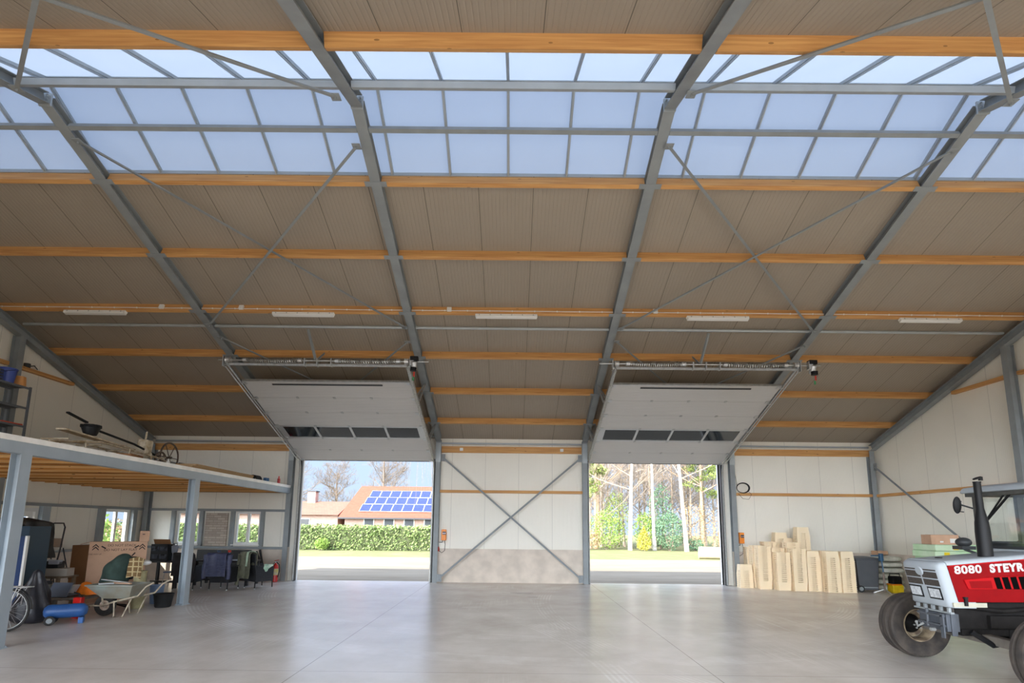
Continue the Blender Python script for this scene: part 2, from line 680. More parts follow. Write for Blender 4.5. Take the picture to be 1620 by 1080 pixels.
def brick_material(name, c1, c2, mortar, scale=1.0):
    m = bpy.data.materials.new(name)
    m.use_nodes = True
    nt = m.node_tree
    b = nt.nodes['Principled BSDF']
    b.inputs['Roughness'].default_value = 0.85
    tc = nt.nodes.new('ShaderNodeTexCoord')
    sp = nt.nodes.new('ShaderNodeSeparateXYZ')
    nt.links.new(tc.outputs['Object'], sp.inputs[0])
    cb = nt.nodes.new('ShaderNodeCombineXYZ')
    nt.links.new(math_node(nt, 'ADD', sp.outputs['X'], sp.outputs['Y']), cb.inputs[0])
    nt.links.new(sp.outputs['Z'], cb.inputs[1])
    br = nt.nodes.new('ShaderNodeTexBrick')
    br.inputs['Scale'].default_value = 1.0
    br.inputs['Brick Width'].default_value = 0.22 * scale
    br.inputs['Row Height'].default_value = 0.065 * scale
    br.inputs['Mortar Size'].default_value = 0.008
    br.inputs['Color1'].default_value = lin(c1)
    br.inputs['Color2'].default_value = lin(c2)
    br.inputs['Mortar'].default_value = lin(mortar)
    nt.links.new(cb.outputs[0], br.inputs['Vector'])
    nt.links.new(br.outputs['Color'], b.inputs['Base Color'])
    return m


M_brick = brick_material('pink_brick', '#b98f83', '#a97c6f', '#b5aca2')


def skylight_material():
    m = bpy.data.materials.new('translucent_sheet')
    m.use_nodes = True
    nt = m.node_tree
    nt.nodes.clear()
    out = nt.nodes.new('ShaderNodeOutputMaterial')
    tr = nt.nodes.new('ShaderNodeBsdfTranslucent')
    di = nt.nodes.new('ShaderNodeBsdfDiffuse')
    mx = nt.nodes.new('ShaderNodeMixShader')
    tc = nt.nodes.new('ShaderNodeTexCoord')
    nz = nt.nodes.new('ShaderNodeTexNoise')
    nz.inputs['Scale'].default_value = 1.6
    nz.inputs['Detail'].default_value = 5
    nt.links.new(tc.outputs['Object'], nz.inputs['Vector'])
    rp = nt.nodes.new('ShaderNodeValToRGB')
    rp.color_ramp.elements[0].position = 0.3
    rp.color_ramp.elements[1].position = 0.7
    rp.color_ramp.elements[0].color = (0.56, 0.68, 0.86, 1)
    rp.color_ramp.elements[1].color = (0.60, 0.72, 0.90, 1)
    nt.links.new(nz.outputs['Fac'], rp.inputs[0])
    nt.links.new(rp.outputs[0], tr.inputs['Color'])
    di.inputs['Color'].default_value = (0.33, 0.42, 0.58, 1)
    mx.inputs[0].default_value = 0.875
    nt.links.new(tr.outputs[0], mx.inputs[1])
    nt.links.new(di.outputs[0], mx.inputs[2])
    nt.links.new(mx.outputs[0], out.inputs['Surface'])
    return m


M_sky = skylight_material()


def glass_material():
    m = bpy.data.materials.new('window_glass')
    m.use_nodes = True
    nt = m.node_tree
    nt.nodes.clear()
    out = nt.nodes.new('ShaderNodeOutputMaterial')
    t = nt.nodes.new('ShaderNodeBsdfTransparent')
    t.inputs['Color'].default_value = (0.95, 0.97, 0.97, 1)
    g = nt.nodes.new('ShaderNodeBsdfGlossy')
    g.inputs['Roughness'].default_value = 0.02
    mx = nt.nodes.new('ShaderNodeMixShader')
    mx.inputs[0].default_value = 0.05
    nt.links.new(t.outputs[0], mx.inputs[1])
    nt.links.new(g.outputs[0], mx.inputs[2])
    nt.links.new(mx.outputs[0], out.inputs['Surface'])
    return m


M_glass = glass_material()

# ------------------------------------------------------------------ shell
MB().box2((-XW - 0.2, YF - 0.3, -0.25), (XW + 0.2, DW + 0.2, 0.0)).build('floor', M_floor, kind='structure')

m = MB()


def roof_piece(mb, fn, y0, y1, o0=0.18, o1=0.27, x0=-XW - 0.35, x1=XW + 0.35):
    a, b = fn(0, y0, o0), fn(0, y1, o0)
    c, d = fn(0, y1, o1), fn(0, y0, o1)
    mb.prism([(p.y, p.z) for p in (a, b, c, d)], x0, x1, 'X')


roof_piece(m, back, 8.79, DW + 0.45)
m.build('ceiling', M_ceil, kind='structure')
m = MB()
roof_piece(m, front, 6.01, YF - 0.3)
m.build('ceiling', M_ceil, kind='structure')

ZW = back(0, DW, 0.18).z + 0.06
DOORS = [(-7.2, -2.7), (2.65, 7.12)]
DTOP = 4.06
WINB = [(-11.3, -10.5), (-9.3, -8.45)]
WZ0, WZ1 = 1.17, 2.25
m = MB()
xs = [-XW - 0.2, -11.3, -10.5, -9.3, -8.45, -7.2]
T = 0.16
m.box2((-XW - 0.2, DW, 2.25), (-7.2, DW + T, ZW))
m.box2((-XW - 0.2, DW, 1.17), (-11.3, DW + T, 2.25))
m.box2((-10.5, DW, 1.17), (-9.3, DW + T, 2.25))
m.box2((-8.45, DW, 1.17), (-7.2, DW + T, 2.25))
m.box2((-XW - 0.2, DW, 0), (-7.2, DW + T, 1.17))
m.box2((-7.2, DW, DTOP), (-2.7, DW + T, ZW))
m.box2((-2.7, DW, 0), (2.65, DW + T, ZW))
m.box2((2.65, DW, DTOP), (7.12, DW + T, ZW))
m.box2((7.12, DW, 0), (XW + 0.2, DW + T, ZW))
m.build('wall_back', M_wallb, kind='structure')


def gable(x0, x1, holes=()):
    mb = MB()
    pts = [(YF, 0), (DW, 0), (DW, back(0, DW, 0.2).z), (8.85, back(0, 8.85, 0.2).z), (8.85, back(0, 8.85, PB).z), (YR, back(0, YR, PO).z + 0.02), (5.95, front(0, 5.95, PB).z), (5.95, front(0, 5.95, 0.2).z), (YF, front(0, YF, 0.2).z)]
    if not holes:
        mb.prism(pts, x0, x1, 'X')
        return mb
    ys = sorted({YF, DW} | {h[0] for h in holes} | {h[1] for h in holes})
    zt = 2.3
    for a, b in zip(ys, ys[1:]):
        hs = [h for h in holes if h[0] <= a + 1e-6 and h[1] >= b - 1e-6]
        if hs:
            if hs[0][2] > 0:
                mb.box2((x0, a, 0), (x1, b, hs[0][2]))
            mb.box2((x0, a, hs[0][3]), (x1, b, zt))
        else:
            mb.box2((x0, a, 0), (x1, b, zt))
    mb.prism([(YF, zt), (DW, zt)] + pts[2:], x0, x1, 'X')
    return mb


WINL = (16.3, 17.35)
DOORL = (13.05, 14.0)
gable(XW, XW + T).build('wall_right', M_walls, kind='structure')
gable(-XW - T, -XW, [(DOORL[0], DOORL[1], 0, 2.2), (WINL[0], WINL[1], WZ0, WZ1)]).build('wall_left', M_walls, kind='structure')

# concrete plinth along the foot of the walls
PZ = 1.10
m = MB()
for a, b in ((-XW, -7.42), (-2.58, 2.42), (7.42, XW)):
    m.box2((a, DW - 0.035, 0), (b, DW + 0.002, PZ))
m.build('baseboard_back', M_conc, kind='structure')
MB().box2((XW - 0.035, YF, 0), (XW + 0.002, DW - 0.035, PZ)).build('baseboard_right', M_conc, kind='structure')
m = MB()
m.box2((-XW - 0.002, YF, 0), (-XW + 0.035, DOORL[0] - 0.08, PZ))
m.box2((-XW - 0.002, DOORL[1] + 0.08, 0), (-XW + 0.035, DW - 0.035, PZ))
m.build('baseboard_left', M_conc, kind='structure')

# brick skin outside, seen as the reveals of the two gates
m = MB()
for a, b in ((-XW - 0.3, -7.28), (-2.62, 2.57), (7.2, XW + 0.3)):
    m.box2((a, DW + T, 0), (b, DW + T + 0.12, 1.1))
m.build('trim_1', M_brick, kind='structure')
m = MB()
for a, b in ((-7.28, -7.2), (-2.7, -2.62), (2.57, 2.65), (7.12, 7.2)):
    m.box2((a, DW + 0.02, 0), (b, DW + T + 0.12, DTOP + 0.05))
m.build('trim_2', M_white, kind='structure')

# ------------------------------------------------------------------ ridge skylight
BARS = [-0.085 + 1.065 * k for k in range(-11, 12)]
for fn, nm, y0, y1 in ((front, 'window_1', 6.0, YR + PO * SN), (back, 'window_2', YR - PO * SN, 8.80)):
    w = structure(nm)
    xs = [-XW - 0.1] + BARS + [XW + 0.1]
    for a, b in zip(xs, xs[1:]):
        if b - a < 0.05:
            continue
        h0, h1 = (PB, PO) if fn is front else (PO, PB)
        p = [fn(a, y0, h0), fn(b, y0, h0), fn(b, y1, h1), fn(a, y1, h1)]
        MB().add(p, [(0, 1, 2, 3)]).build('pane', M_sky, w, kind='structure')
    n = NB if fn is back else NF
    h0, h1 = (PB, PO) if fn is front else (PO, PB)
    for x in BARS:
        mb = MB()
        mb.beam(fn(x, y0, h0 - 0.025), fn(x, y1, h1 - 0.025), 0.045, 0.05, n)
        mb.beam(fn(x, y0, h0 - 0.06), fn(x, y1, h1 - 0.06), 0.022, 0.03, n)
        mb.build('glazing_bar', M_steel_l, w, kind='structure')
    yb = y0 if fn is front else y1
    MB().beam(fn(-XW - 0.2, yb + (0.01 if fn is back else -0.01), PB / 2 + 0.105), fn(XW + 0.2, yb + (0.01 if fn is back else -0.01), PB / 2 + 0.105), 0.05, PB - 0.17, n).build('edge_strip', M_steel_l, w, kind='structure')
rz_ = back(0, YR - PO * SN, PO).z - 0.03
MB().box((0, YR, rz_ + 0.015), (2 * XW, 0.09, 0.05)).build('trim_3', M_steel_l, kind='structure')


# ------------------------------------------------------------------ side windows and the side door
def window(nm, origin, ux, width, z0, z1, nrm):
    """Two-light frame; ux = direction along the wall, nrm = outwards."""
    w = structure(nm)
    o, u, n = Vector(origin), Vector(ux), Vector(nrm)
    fr, sash = MB(), MB()
    d = 0.07
    def bar(mb, a0, a1, b0, b1, t=0.07, off=0.05):
        p = o + u * ((a0 + a1) / 2) + n * off
        p.z = (b0 + b1) / 2
        s = (abs(u.x) * (a1 - a0) + abs(n.x) * t, abs(u.y) * (a1 - a0) + abs(n.y) * t, b1 - b0)
        mb.box(p, s)
    bar(fr, 0, d, z0, z1)
    bar(fr, width - d, width, z0, z1)
    bar(fr, d, width - d, z0, z0 + d)
    bar(fr, d, width - d, z1 - d, z1)
    c = width / 2
    bar(fr, c - 0.045, c + 0.045, z0 + d, z1 - d)
    fr.build('frame', M_white, w, kind='structure')
    for a, b in ((d, c - 0.045), (c + 0.045, width - d)):
        g = MB()
        bar(g, a, b, z0 + d, z1 - d, 0.012, 0.05)
        g.build('pane', M_glass, w, kind='structure')
    s = MB()
    p = o + u * (width / 2) - n * 0.03
    p.z = z0 - 0.02
    s.box(p, (abs(u.x) * (width + 0.1) + abs(n.x) * 0.2, abs(u.y) * (width + 0.1) + abs(n.y) * 0.2, 0.035))
    s.build('sill', M_white, w, kind='structure')
    return w


window('window_3', (-XW, WINL[0], 0), (0, 1, 0), WINL[1] - WINL[0], WZ0, WZ1, (-1, 0, 0))
window('window_4', (WINB[0][0], DW, 0), (1, 0, 0), WINB[0][1] - WINB[0][0], WZ0, WZ1, (0, 1, 0))
window('window_5', (WINB[1][0], DW, 0), (1, 0, 0), WINB[1][1] - WINB[1][0], WZ0, WZ1, (0, 1, 0))

d3 = structure('door_3')
m = MB()
y0, y1 = DOORL
for a, b, z0, z1 in ((y0, y0 + 0.09, 0, 2.2), (y1 - 0.09, y1, 0, 2.2), (y0 + 0.09, y1 - 0.09, 2.11, 2.2)):
    m.box2((-XW - 0.12, a, z0), (-XW + 0.02, b, z1))
m.build('door_frame', M_white, d3, kind='structure')
m = MB()
a, b = y0 + 0.09, y1 - 0.09
m.box2((-XW - 0.09, a, 0.02), (-XW - 0.04, b, 1.0))
m.box2((-XW - 0.09, a, 1.0), (-XW - 0.04, a + 0.12, 2.11))
m.box2((-XW - 0.09, b - 0.12, 1.0), (-XW - 0.04, b, 2.11))
m.box2((-XW - 0.09, a + 0.12, 1.98), (-XW - 0.04, b - 0.12, 2.11))
m.build('door_leaf', M_white, d3, kind='structure')
MB().box2((-XW - 0.07, a + 0.12, 1.0), (-XW - 0.06, b - 0.12, 1.98)).build('pane', M_glass, d3, kind='structure')
MB().tube([(-XW - 0.04, b - 0.05, 1.05), (-XW + 0.03, b - 0.05, 1.05), (-XW + 0.03, b - 0.17, 1.05)], 0.011).build('door_handle', M_dark, d3, kind='structure')

# ------------------------------------------------------------------ steel frames
FL = ['against the left end wall', 'left of the left sectional gate', 'right of the left sectional gate',
      'left of the right sectional gate', 'right of the right sectional gate', 'against the right end wall']
for i, x in enumerate(FX):
    gab = i in (0, 5)
    t = thing('portal', 'grey steel portal frame ' + FL[i], 'steel frame', (x, DW - 0.09, 0), group='portal frames of the hall')
    o = Vector((x, DW - 0.09, 0))
    top = back(x, DW - 0.09, 0.0).z
    oc = -0.10 if gab else 0.088
    hd = 0.20 if gab else 0.175
    m = MB()
    m.ibeam(Vector((x, DW - 0.095, 0.0)) - o, Vector((x, DW - 0.095, top - (0.15 if gab else -0.1))) - o, 0.182, 0.165, up=(0, 1, 0))
    m.build('column', M_steel, t)
    m = MB()
    m.ibeam(back(x, DW - 0.18, oc) - o, back(x, YR, oc) - o, hd, 0.187, up=NB)
    m.build('rafter', M_steel, t)
    m = MB()
    m.ibeam(front(x, YF, oc) - o, front(x, YR, oc) - o, hd, 0.187, up=NF)
    m.build('rafter', M_steel, t)
    kb = back(x, YR, oc).z
    m = MB()
    m.box(Vector((x, YR, kb - 0.005)) - o, (0.192, 0.03, 0.215))
    for sg in (-1, 1):
        for k in range(3):
            for s2 in (-1, 1):
                m.lathe([(0.013, 0), (0.013, 0.035)], 6, Vector((x + sg * 0.055, YR + s2 * 0.015, kb - 0.065 + 0.06 * k)) - o, AXY if s2 > 0 else AXY @ Matrix.Rotation(math.pi, 3, 'X'))
    m.build('ridge_plate', M_steel_l, t)
    if not gab:
        m = MB()
        m.box(Vector((x, DW - 0.188, 4.33)) - o, (0.175, 0.016, 0.66))
        m.build('knee_plate', M_steel_l, t)
        for yy in (8.80, 10.385, 11.965, 13.55, 15.12, 16.71):
            m = MB()
            m.beam(back(x - 0.20, yy + 0.03, -0.004) - o, back(x + 0.20, yy + 0.03, -0.004) - o, 0.1, 0.008, NB)
            m.build('purlin_shoe', M_steel, t)

# ------------------------------------------------------------------ timber purlins, one per bay and row
PUR = [8.80, 10.385, 11.965, 13.55, 15.12, 16.71]
ROWN = ['first row, just below the skylight', 'second row below the skylight', 'row carrying the strip lights',
        'fourth row, just above the gate shafts', 'fifth row, second above the eave', 'lowest row, nearest the eave']
EX = [(-XW, FX[1] - 0.1), (FX[1] + 0.1, FX[2] - 0.1), (FX[2] + 0.1, FX[3] - 0.1), (FX[3] + 0.1, FX[4] - 0.1), (FX[4] + 0.1, XW)]
for b, (xa, xb) in enumerate(EX):
    for k, y in enumerate(PUR):
        m = MB()
        w = 0.085
        sy = w / 2 * CS
        p, q = back(xa, y + sy, 0.09), back(xb, y + sy, 0.09)
        m.beam(p, q, w, 0.18, NB)
        o = m.build('roof_purlin', M_wood, local=True)
        tag(o, 'orange-toned timber purlin, %s, %s' % (ROWN[k], BAY[b]), 'roof beam', 'timber purlins')
    m = MB()
    m.beam(front(xa, 5.99 - 0.045, 0.125), front(xb, 5.99 - 0.045, 0.125), 0.09, 0.25, NF)
    o = m.build('roof_purlin', M_wood, local=True)
    tag(o, 'deep timber purlin above the front edge of the skylight, %s' % BAY[b], 'roof beam', 'timber purlins')

for b in (0, 2, 4):
    xa, xb = EX[b]
    xa, xb = (xa + 0.0 if b else -XW), (xb if b != 4 else XW)
    m = MB()
    m.box2((xa, DW - 0.075, 4.34), (xb, DW, 4.56))
    o = m.build('eave_beam', M_wood, local=True)
    tag(o, 'timber eave beam along the top of the back wall, %s' % BAY[b], 'wall beam', 'eave beams')
for b in (2, 4):
    xa, xb = (FX[2] + 0.09, FX[3] - 0.09) if b == 2 else (FX[4] + 0.09, XW - 0.02)
    m = MB()
    m.box2((xa, DW - 0.16, 2.965), (xb, DW, 3.055))
    o = m.build('wall_rail', M_wood, local=True)
    tag(o, 'timber rail across the back wall %s' % ('between the two gates' if b == 2 else 'above the crate stacks'), 'wall rail', 'timber wall rails')


def side_rail(x, y0, y1, z, label, th=0.09):
    m = MB()
    s = 1 if x > 0 else -1
    m.box2((x, y0, z - th / 2), (x - s * 0.12, y1, z + th / 2))
    o = m.build('wall_rail', M_wood_y, local=True)
    tag(o, label, 'wall rail', 'timber wall rails')


side_rail(XW, 5.0, DW - 0.2, 3.0, 'long timber rail on the right end wall behind the tractor')
side_rail(XW, 12.75, 14.45, 5.68, 'short timber rail high on the right end wall, behind the rafter')
side_rail(XW, 6.0, 12.5, 5.68, 'timber rail high on the right end wall, in front of the wall post')
side_rail(-XW, 12.75, 14.45, 5.68, 'short timber rail high on the left end wall, behind the rafter')
side_rail(-XW, 6.0, 12.5, 5.68, 'timber rail high on the left end wall above the storage rack')
for sx, nm in ((1, 'right'), (-1, 'left')):
    m = MB()
    x = sx * (XW - 0.16)
    m.ibeam((x, 12.62, 0), (x, 12.62, back(0, 12.62, -0.2).z - 0.03), 0.2, 0.16, up=(1, 0, 0))
    o = m.build('wall_post', M_steel, local=True)
    tag(o, 'grey steel wall post standing on the %s end wall' % nm, 'steel post', 'wall posts')

# ------------------------------------------------------------------ struts between the frames
SEG = [(-12.18, -7.6), (-7.4, -2.6), (-2.4, 2.4), (2.6, 7.4), (7.6, 12.18)]
for b, (xa, xb) in enumerate(SEG):
    p, q = front(xa, 7.0, 0.06), front(xb, 7.0, 0.06)
    o = MB().beam(p, q, 0.09, 0.09, NF).build('steel_strut', M_steel_l, local=True)
    tag(o, 'square steel strut just in front of the ridge, %s' % BAY[b], 'steel strut', 'steel struts')
    p, q = back(xa, 7.92, 0.04), back(xb, 7.92, 0.04)
    o = MB().beam(p, q, 0.075, 0.075, NB).build('steel_strut', M_steel, local=True)
    tag(o, 'slim square steel strut across the skylight behind the ridge, %s' % BAY[b], 'steel strut', 'steel struts')
    p, q = back(xa, 12.56, 0.08), back(xb, 12.56, 0.08)
    o = MB().tube([p, q], 0.038, 12).build('steel_strut', M_steel_l, smooth=True, local=True)
    tag(o, 'round steel tube strut below the strip lights, %s' % BAY[b], 'steel strut', 'steel struts')
    if b != 1 and b != 3:
        o = MB().tube([(xa, DW - 0.17, 4.64), (xb, DW - 0.17, 4.64)], 0.032, 12).build('steel_strut', M_steel_l, smooth=True, local=True)
        tag(o, 'round steel tube strut along the eave, %s' % BAY[b], 'steel strut', 'steel struts')


def brace(p, q, label, w=0.05, plates=True):
    m = MB()
    p, q = Vector(p), Vector(q)
    t = thing('brace_rod', label, 'brace', p, group='diagonal braces')
    d = (q - p).normalized()
    m.beam(Vector((0, 0, 0)), q - p, w, 0.012, (0, 0, 1))
    m.beam(Vector((0, 0, 0.014)), q - p + Vector((0, 0, 0.014)), 0.012, w * 0.7, (0, 0, 1))
    m.build('rod', M_steel, t)
    if plates:
        for e in (Vector((0, 0, 0)), q - p):
            sx = -1 if (p + e).x < (p + q).x / 2 else 1
            g = MB().box(e, (0.14, 0.14, 0.012), rot3(0, 0, 0))
            g.lathe([(0.014, -0.045), (0.014, 0.03)], 8, e)
            g.build('gusset_plate', M_steel, t)
    return t


for xl, xr, nm in ((-7.5, -2.5, 'left'), (2.5, 7.5, 'right')):
    g1, g2 = xl + 0.135, xr - 0.135
    brace(back(g1, 8.1, -0.045), back(g2, 12.42, -0.045), 'diagonal roof brace falling left to right in the %s gate bay, skylight to tube' % nm)
    brace(back(g2, 8.1, -0.12), back(g1, 12.32, -0.12), 'diagonal roof brace falling right to left in the %s gate bay, skylight to tube' % nm)
    brace(back(g1, 12.85, -0.045), back(g2, 17.5, -0.045), 'diagonal roof brace falling left to right above the raised %s gate' % nm, 0.045)
    brace(back(g2, 12.85, -0.12), back(g1, 17.5, -0.12), 'diagonal roof brace falling right to left above the raised %s gate' % nm, 0.045)
    brace(front(g1, 6.95, -0.045), front(g2, 2.6, -0.045), 'front slope diagonal brace from the left strut end, %s gate bay' % nm, 0.055)
    brace(front(g2, 6.95, -0.12), front(g1, 2.6, -0.12), 'front slope diagonal brace from the right strut end, %s gate bay' % nm, 0.055)


def wall_brace(p, q, nrm, label):
    p, q = Vector(p), Vector(q)
    t = thing('brace_rod', label, 'brace', p, group='diagonal braces')
    n = Vector(nrm)
    m = MB()
    m.beam((0, 0, 0), q - p, 0.012, 0.06, n.cross(q - p))
    m.beam(n * 0.02, q - p + n * 0.02, 0.045, 0.01, n.cross(q - p))
    m.build('rod', M_steel, t)
    for e in (Vector((0, 0, 0)), q - p):
        g = MB()
        s = Vector((0.15 if abs(n.x) < 0.5 else 0.012, 0.15 if abs(n.y) < 0.5 else 0.012, 0.24))
        g.box(e - n * 0.012, s)
        for k in (-0.06, 0.06):
            g.lathe([(0.014, -0.045), (0.014, 0.03)], 8, e + Vector((0, 0, k)), AXY if abs(n.y) > 0.5 else AXX)
        g.build('gusset_plate', M_steel, t)


wall_brace((-2.33, DW - 0.19, 4.15), (2.33, DW - 0.19, 0.16), (0, -1, 0), 'diagonal steel brace falling left to right across the middle back wall')
wall_brace((2.33, DW - 0.27, 4.15), (-2.33, DW - 0.27, 0.16), (0, -1, 0), 'diagonal steel brace falling right to left across the middle back wall')
wall_brace((XW - 0.16, DW - 0.30, 3.96), (XW - 0.16, 12.8, 0.3), (-1, 0, 0), 'diagonal steel brace on the right end wall behind the tractor')

# ------------------------------------------------------------------ strip lights, boxes and conduit on the third purlin row
M_tubelight = mat('white_light_cover', '#f2f2ee', 0.35)
LX = [-9.95, -4.98, -0.14, 4.89, 9.94]
lamp0 = None
for b, x in enumerate(LX):
    p = back(x, 12.02, -0.045)
    if lamp0 is None:
        t = thing('strip_light', '', 'ceiling light', p)
        rt = Matrix.Rotation(R(-20), 3, 'X')
        m = MB()
        m.box(rt @ Vector((0, 0, 0.02)), (1.48, 0.09, 0.045), rt)
        m.build('housing', M_tubelight, t, bevel=0.012)
        m = MB()
        m.box(rt @ Vector((0, 0, -0.02)), (1.46, 0.105, 0.05), rt)
        m.build('diffuser', M_white, t, bevel=0.018)
        for k in range(6):
            MB().box(rt @ Vector((-0.64 + k * 0.256, -0.052, 0.0)), (0.02, 0.008, 0.03), rt).build('clip', M_galv, t)
        lamp0 = t
    else:
        t = copy_tree(lamp0)
        t.location = p
    tag(t, 'long white strip light on the timber purlin, %s' % BAY[b], 'ceiling light', 'strip lights')
for b, x in enumerate((-8.35, -6.45, -1.5, 3.4, None)):
    if x is None:
        continue
    rt = Matrix.Rotation(R(-20), 3, 'X')
    o = MB().box((0, 0, 0), (0.11, 0.05, 0.11), rt).build('junction_box', M_white, loc=back(x, 11.935, 0.075), bevel=0.008)
    tag(o, 'small white cable box on the lit purlin row, %s' % BAY[b], 'cable box', 'cable boxes')
for b, (xa, xb) in enumerate(EX):
    m = MB()
    m.tube([back(xa, 11.945, 0.045), back(xb, 11.945, 0.045)], 0.009, 6)
    for k in range(9):
        m.box(back(xa + (xb - xa) * (k + 0.5) / 9, 11.945, 0.045), (0.025, 0.02, 0.03))
    o = m.build('conduit', M_white, local=True)
    tag(o, 'thin pale cable conduit along the lit purlin row, %s' % BAY[b], 'cable conduit', 'cable conduits')

# ------------------------------------------------------------------ sectional gates, raised under the roof
def gate_panel_mat():
    return panel_mat('gate_panel', '#c6c5c2', 'Y', 50.0, 3.0, 0.115, 0.0, rough=0.45, ribdepth=0.5)


M_gate = gate_panel_mat()
M_darkglass = mat('dark_acrylic', '#1b2126', 0.08, spec=0.6)
M_cast = mat('cast_aluminium', '#c4c6c6', 0.35, 0.6)
M_redp = mat('red_plastic', '#c8402c', 0.4)
M_greenp = mat('green_plastic', '#3f8f5a', 0.4)
GU = Vector((0, -CS, SN))          # up along the raised leaf
GN = NB


def gate(nm, xa, xb, motor_x, spr, shaft, strut_x):
    d = structure(nm)
    B = Vector((0, 17.86, 4.03))
    W = xb - xa
    xc = (xa + xb) / 2
    H = 4.58 / 6
    rot = Matrix((Vector((1, 0, 0)), GU, GN)).transposed()

    def at(x, s, n=0.0):
        return Vector((x, 0, 0)) + B + GU * s + GN * n
    for k in range(6):
        s0 = k * H
        if k == 2:
            m = MB()
            for a, b in ((0.0, 0.07), (H - 0.07, H - 0.008)):
                m.box(at(xc, s0 + (a + b) / 2), (W, b - a, 0.042), rot)
            for i in range(5):
                x = xa + 0.09 + (W - 0.18) * i / 4
                m.box(at(x, s0 + H / 2), (0.18 if i in (0, 4) else 0.07, H - 0.15, 0.042), rot)
            f = m.build('window_section', M_cast, d, kind='structure')
            for i in range(4):
                x = xa + 0.09 + (W - 0.18) * (i + 0.5) / 4
                MB().box(at(x, s0 + H / 2), ((W - 0.18) / 4 - 0.08, H - 0.16, 0.016), rot).build('pane', M_darkglass, f, kind='structure')
        else:
            MB().box(at(xc, s0 + H / 2), (W, H - 0.008, 0.042), rot).build('door_panel', M_gate, d, kind='structure')
    MB().box(at(xc, -0.015, 0), (W, 0.03, 0.05), rot).build('bottom_seal', M_black, d, kind='structure')
    MB().box(at(xc, 6 * H - 0.13, -0.028), (W * 0.66, 0.05, 0.02), rot).build('top_profile', M_dark, d, kind='structure')
    MB().box(at(xc, 6 * H + 0.01, 0.0), (W, 0.03, 0.055), rot).build('top_rail', M_galv, d, kind='structure')
    for k in range(1, 6):
        for i in (0.27, 0.5, 0.73):
            m = MB()
            m.box(at(xa + W * i, k * H + 0.022, -0.026), (0.07, 0.035, 0.012), rot)
            m.box(at(xa + W * i, k * H - 0.022, -0.026), (0.07, 0.035, 0.012), rot)
            m.tube([at(xa + W * i - 0.035, k * H, -0.03), at(xa + W * i + 0.035, k * H, -0.03)], 0.008, 6)
            m.build('hinge', M_galv, d, kind='structure')
    for k in range(7):
        for x, sx in ((xa, -1), (xb, 1)):
            m = MB()
            m.box(at(x - sx * 0.05, max(0.05, k * H - (0.05 if k == 6 else 0)), -0.03), (0.1, 0.12, 0.02), rot)
            m.tube([at(x - sx * 0.03, max(0.05, k * H - 0.05), -0.05), at(x + sx * 0.07, max(0.05, k * H - 0.05), -0.05)], 0.012, 6)
            m.build('roller', M_cast, d, kind='structure')
    # tracks: two channels up the jamb, bend, then along the slope to the shaft
    for x, sx in ((xa - 0.05, -1), (xb + 0.05, 1)):
        for off, r in ((-0.02, 0.022), (-0.12, 0.018)):
            a = at(x, 0.28, off)
            e = at(x, 5.35, off)
            y0 = 17.93 + off * 0.6
            pts = [Vector((x, y0, 0.02)), Vector((x, y0, 3.55)), Vector((x, y0 - 0.02, 3.8)), Vector((x, y0 - 0.10, 4.0)), a, e]
            MB().tube(pts, r, 4).build('track', M_galv, d, kind='structure')
        m = MB()
        m.box2((x - 0.03, 17.95, 0.0), (x + 0.03, 18.06, 4.1))
        m.build('jamb_angle', M_dark, d, kind='structure')
        m = MB()
        m.beam(at(x + sx * 0.03, 0.3, 0.02), at(x + sx * 0.03, 5.35, 0.02), 0.012, 0.08, GN)
        m.build('track_angle', M_galv, d, kind='structure')
        for s_ in (1.35, 3.6):
            m = MB()
            m.beam(at(x + sx * 0.03, s_, 0.05), at(x + sx * 0.16, s_ + 0.02, 0.62), 0.012, 0.05, (1, 0, 0))
            m.beam(at(x + sx * 0.03, s_ + 0.3, 0.05), at(x + sx * 0.16, s_ + 0.02, 0.62), 0.012, 0.05, (1, 0, 0))
            m.build('track_hanger', M_galv, d, kind='structure')
        c = MB()
        c.tube([at(x - sx * 0.03, 0.1, -0.07), at(x - sx * 0.03, 5.2, -0.02)], 0.005, 4)
        c.build('lift_cable', M_dark, d, kind='structure')
    # spring shaft
    sc = Vector((0, 12.86, 5.93))
    MB().tube([sc + Vector((shaft[0], 0, 0)), sc + Vector((shaft[1], 0, 0))], 0.016, 8).build('spring_shaft', M_galv, d, smooth=True, kind='structure')
    MB().box(sc + Vector((xc, 0.05, -0.10)), (W + 0.25, 0.06, 0.05)).build('shaft_beam', M_galv, d, kind='structure')
    for a, b in spr:
        m = MB()
        pts, n = [], 110
        for i in range(n + 1):
            f = i / n
            an = f * 2 * math.pi * 26
            sag = -0.03 * math.sin(math.pi * f)
            pts.append(sc + Vector((a + (b - a) * f, 0.048 * math.cos(an), 0.048 * math.sin(an) + sag)))
        pts = []
        n = 26 * 8
        for i in range(n + 1):
            f = i / n
            an = f * 2 * math.pi * 26
            sag = -0.03 * math.sin(math.pi * f)
            pts.append(sc + Vector((a + (b - a) * f, 0.046 * math.cos(an), 0.046 * math.sin(an) + sag)))
        m.tube(pts, 0.013, 4)
        s_ = m.build('spring', M_galv, d, kind='structure', smooth=True)
        for e in (a, b):
            MB().lathe([(0.055, -0.05), (0.055, 0.05)], 12, sc + Vector((e, 0, 0)), AXX).build('spring_cone', M_cast, d, smooth=True, kind='structure')
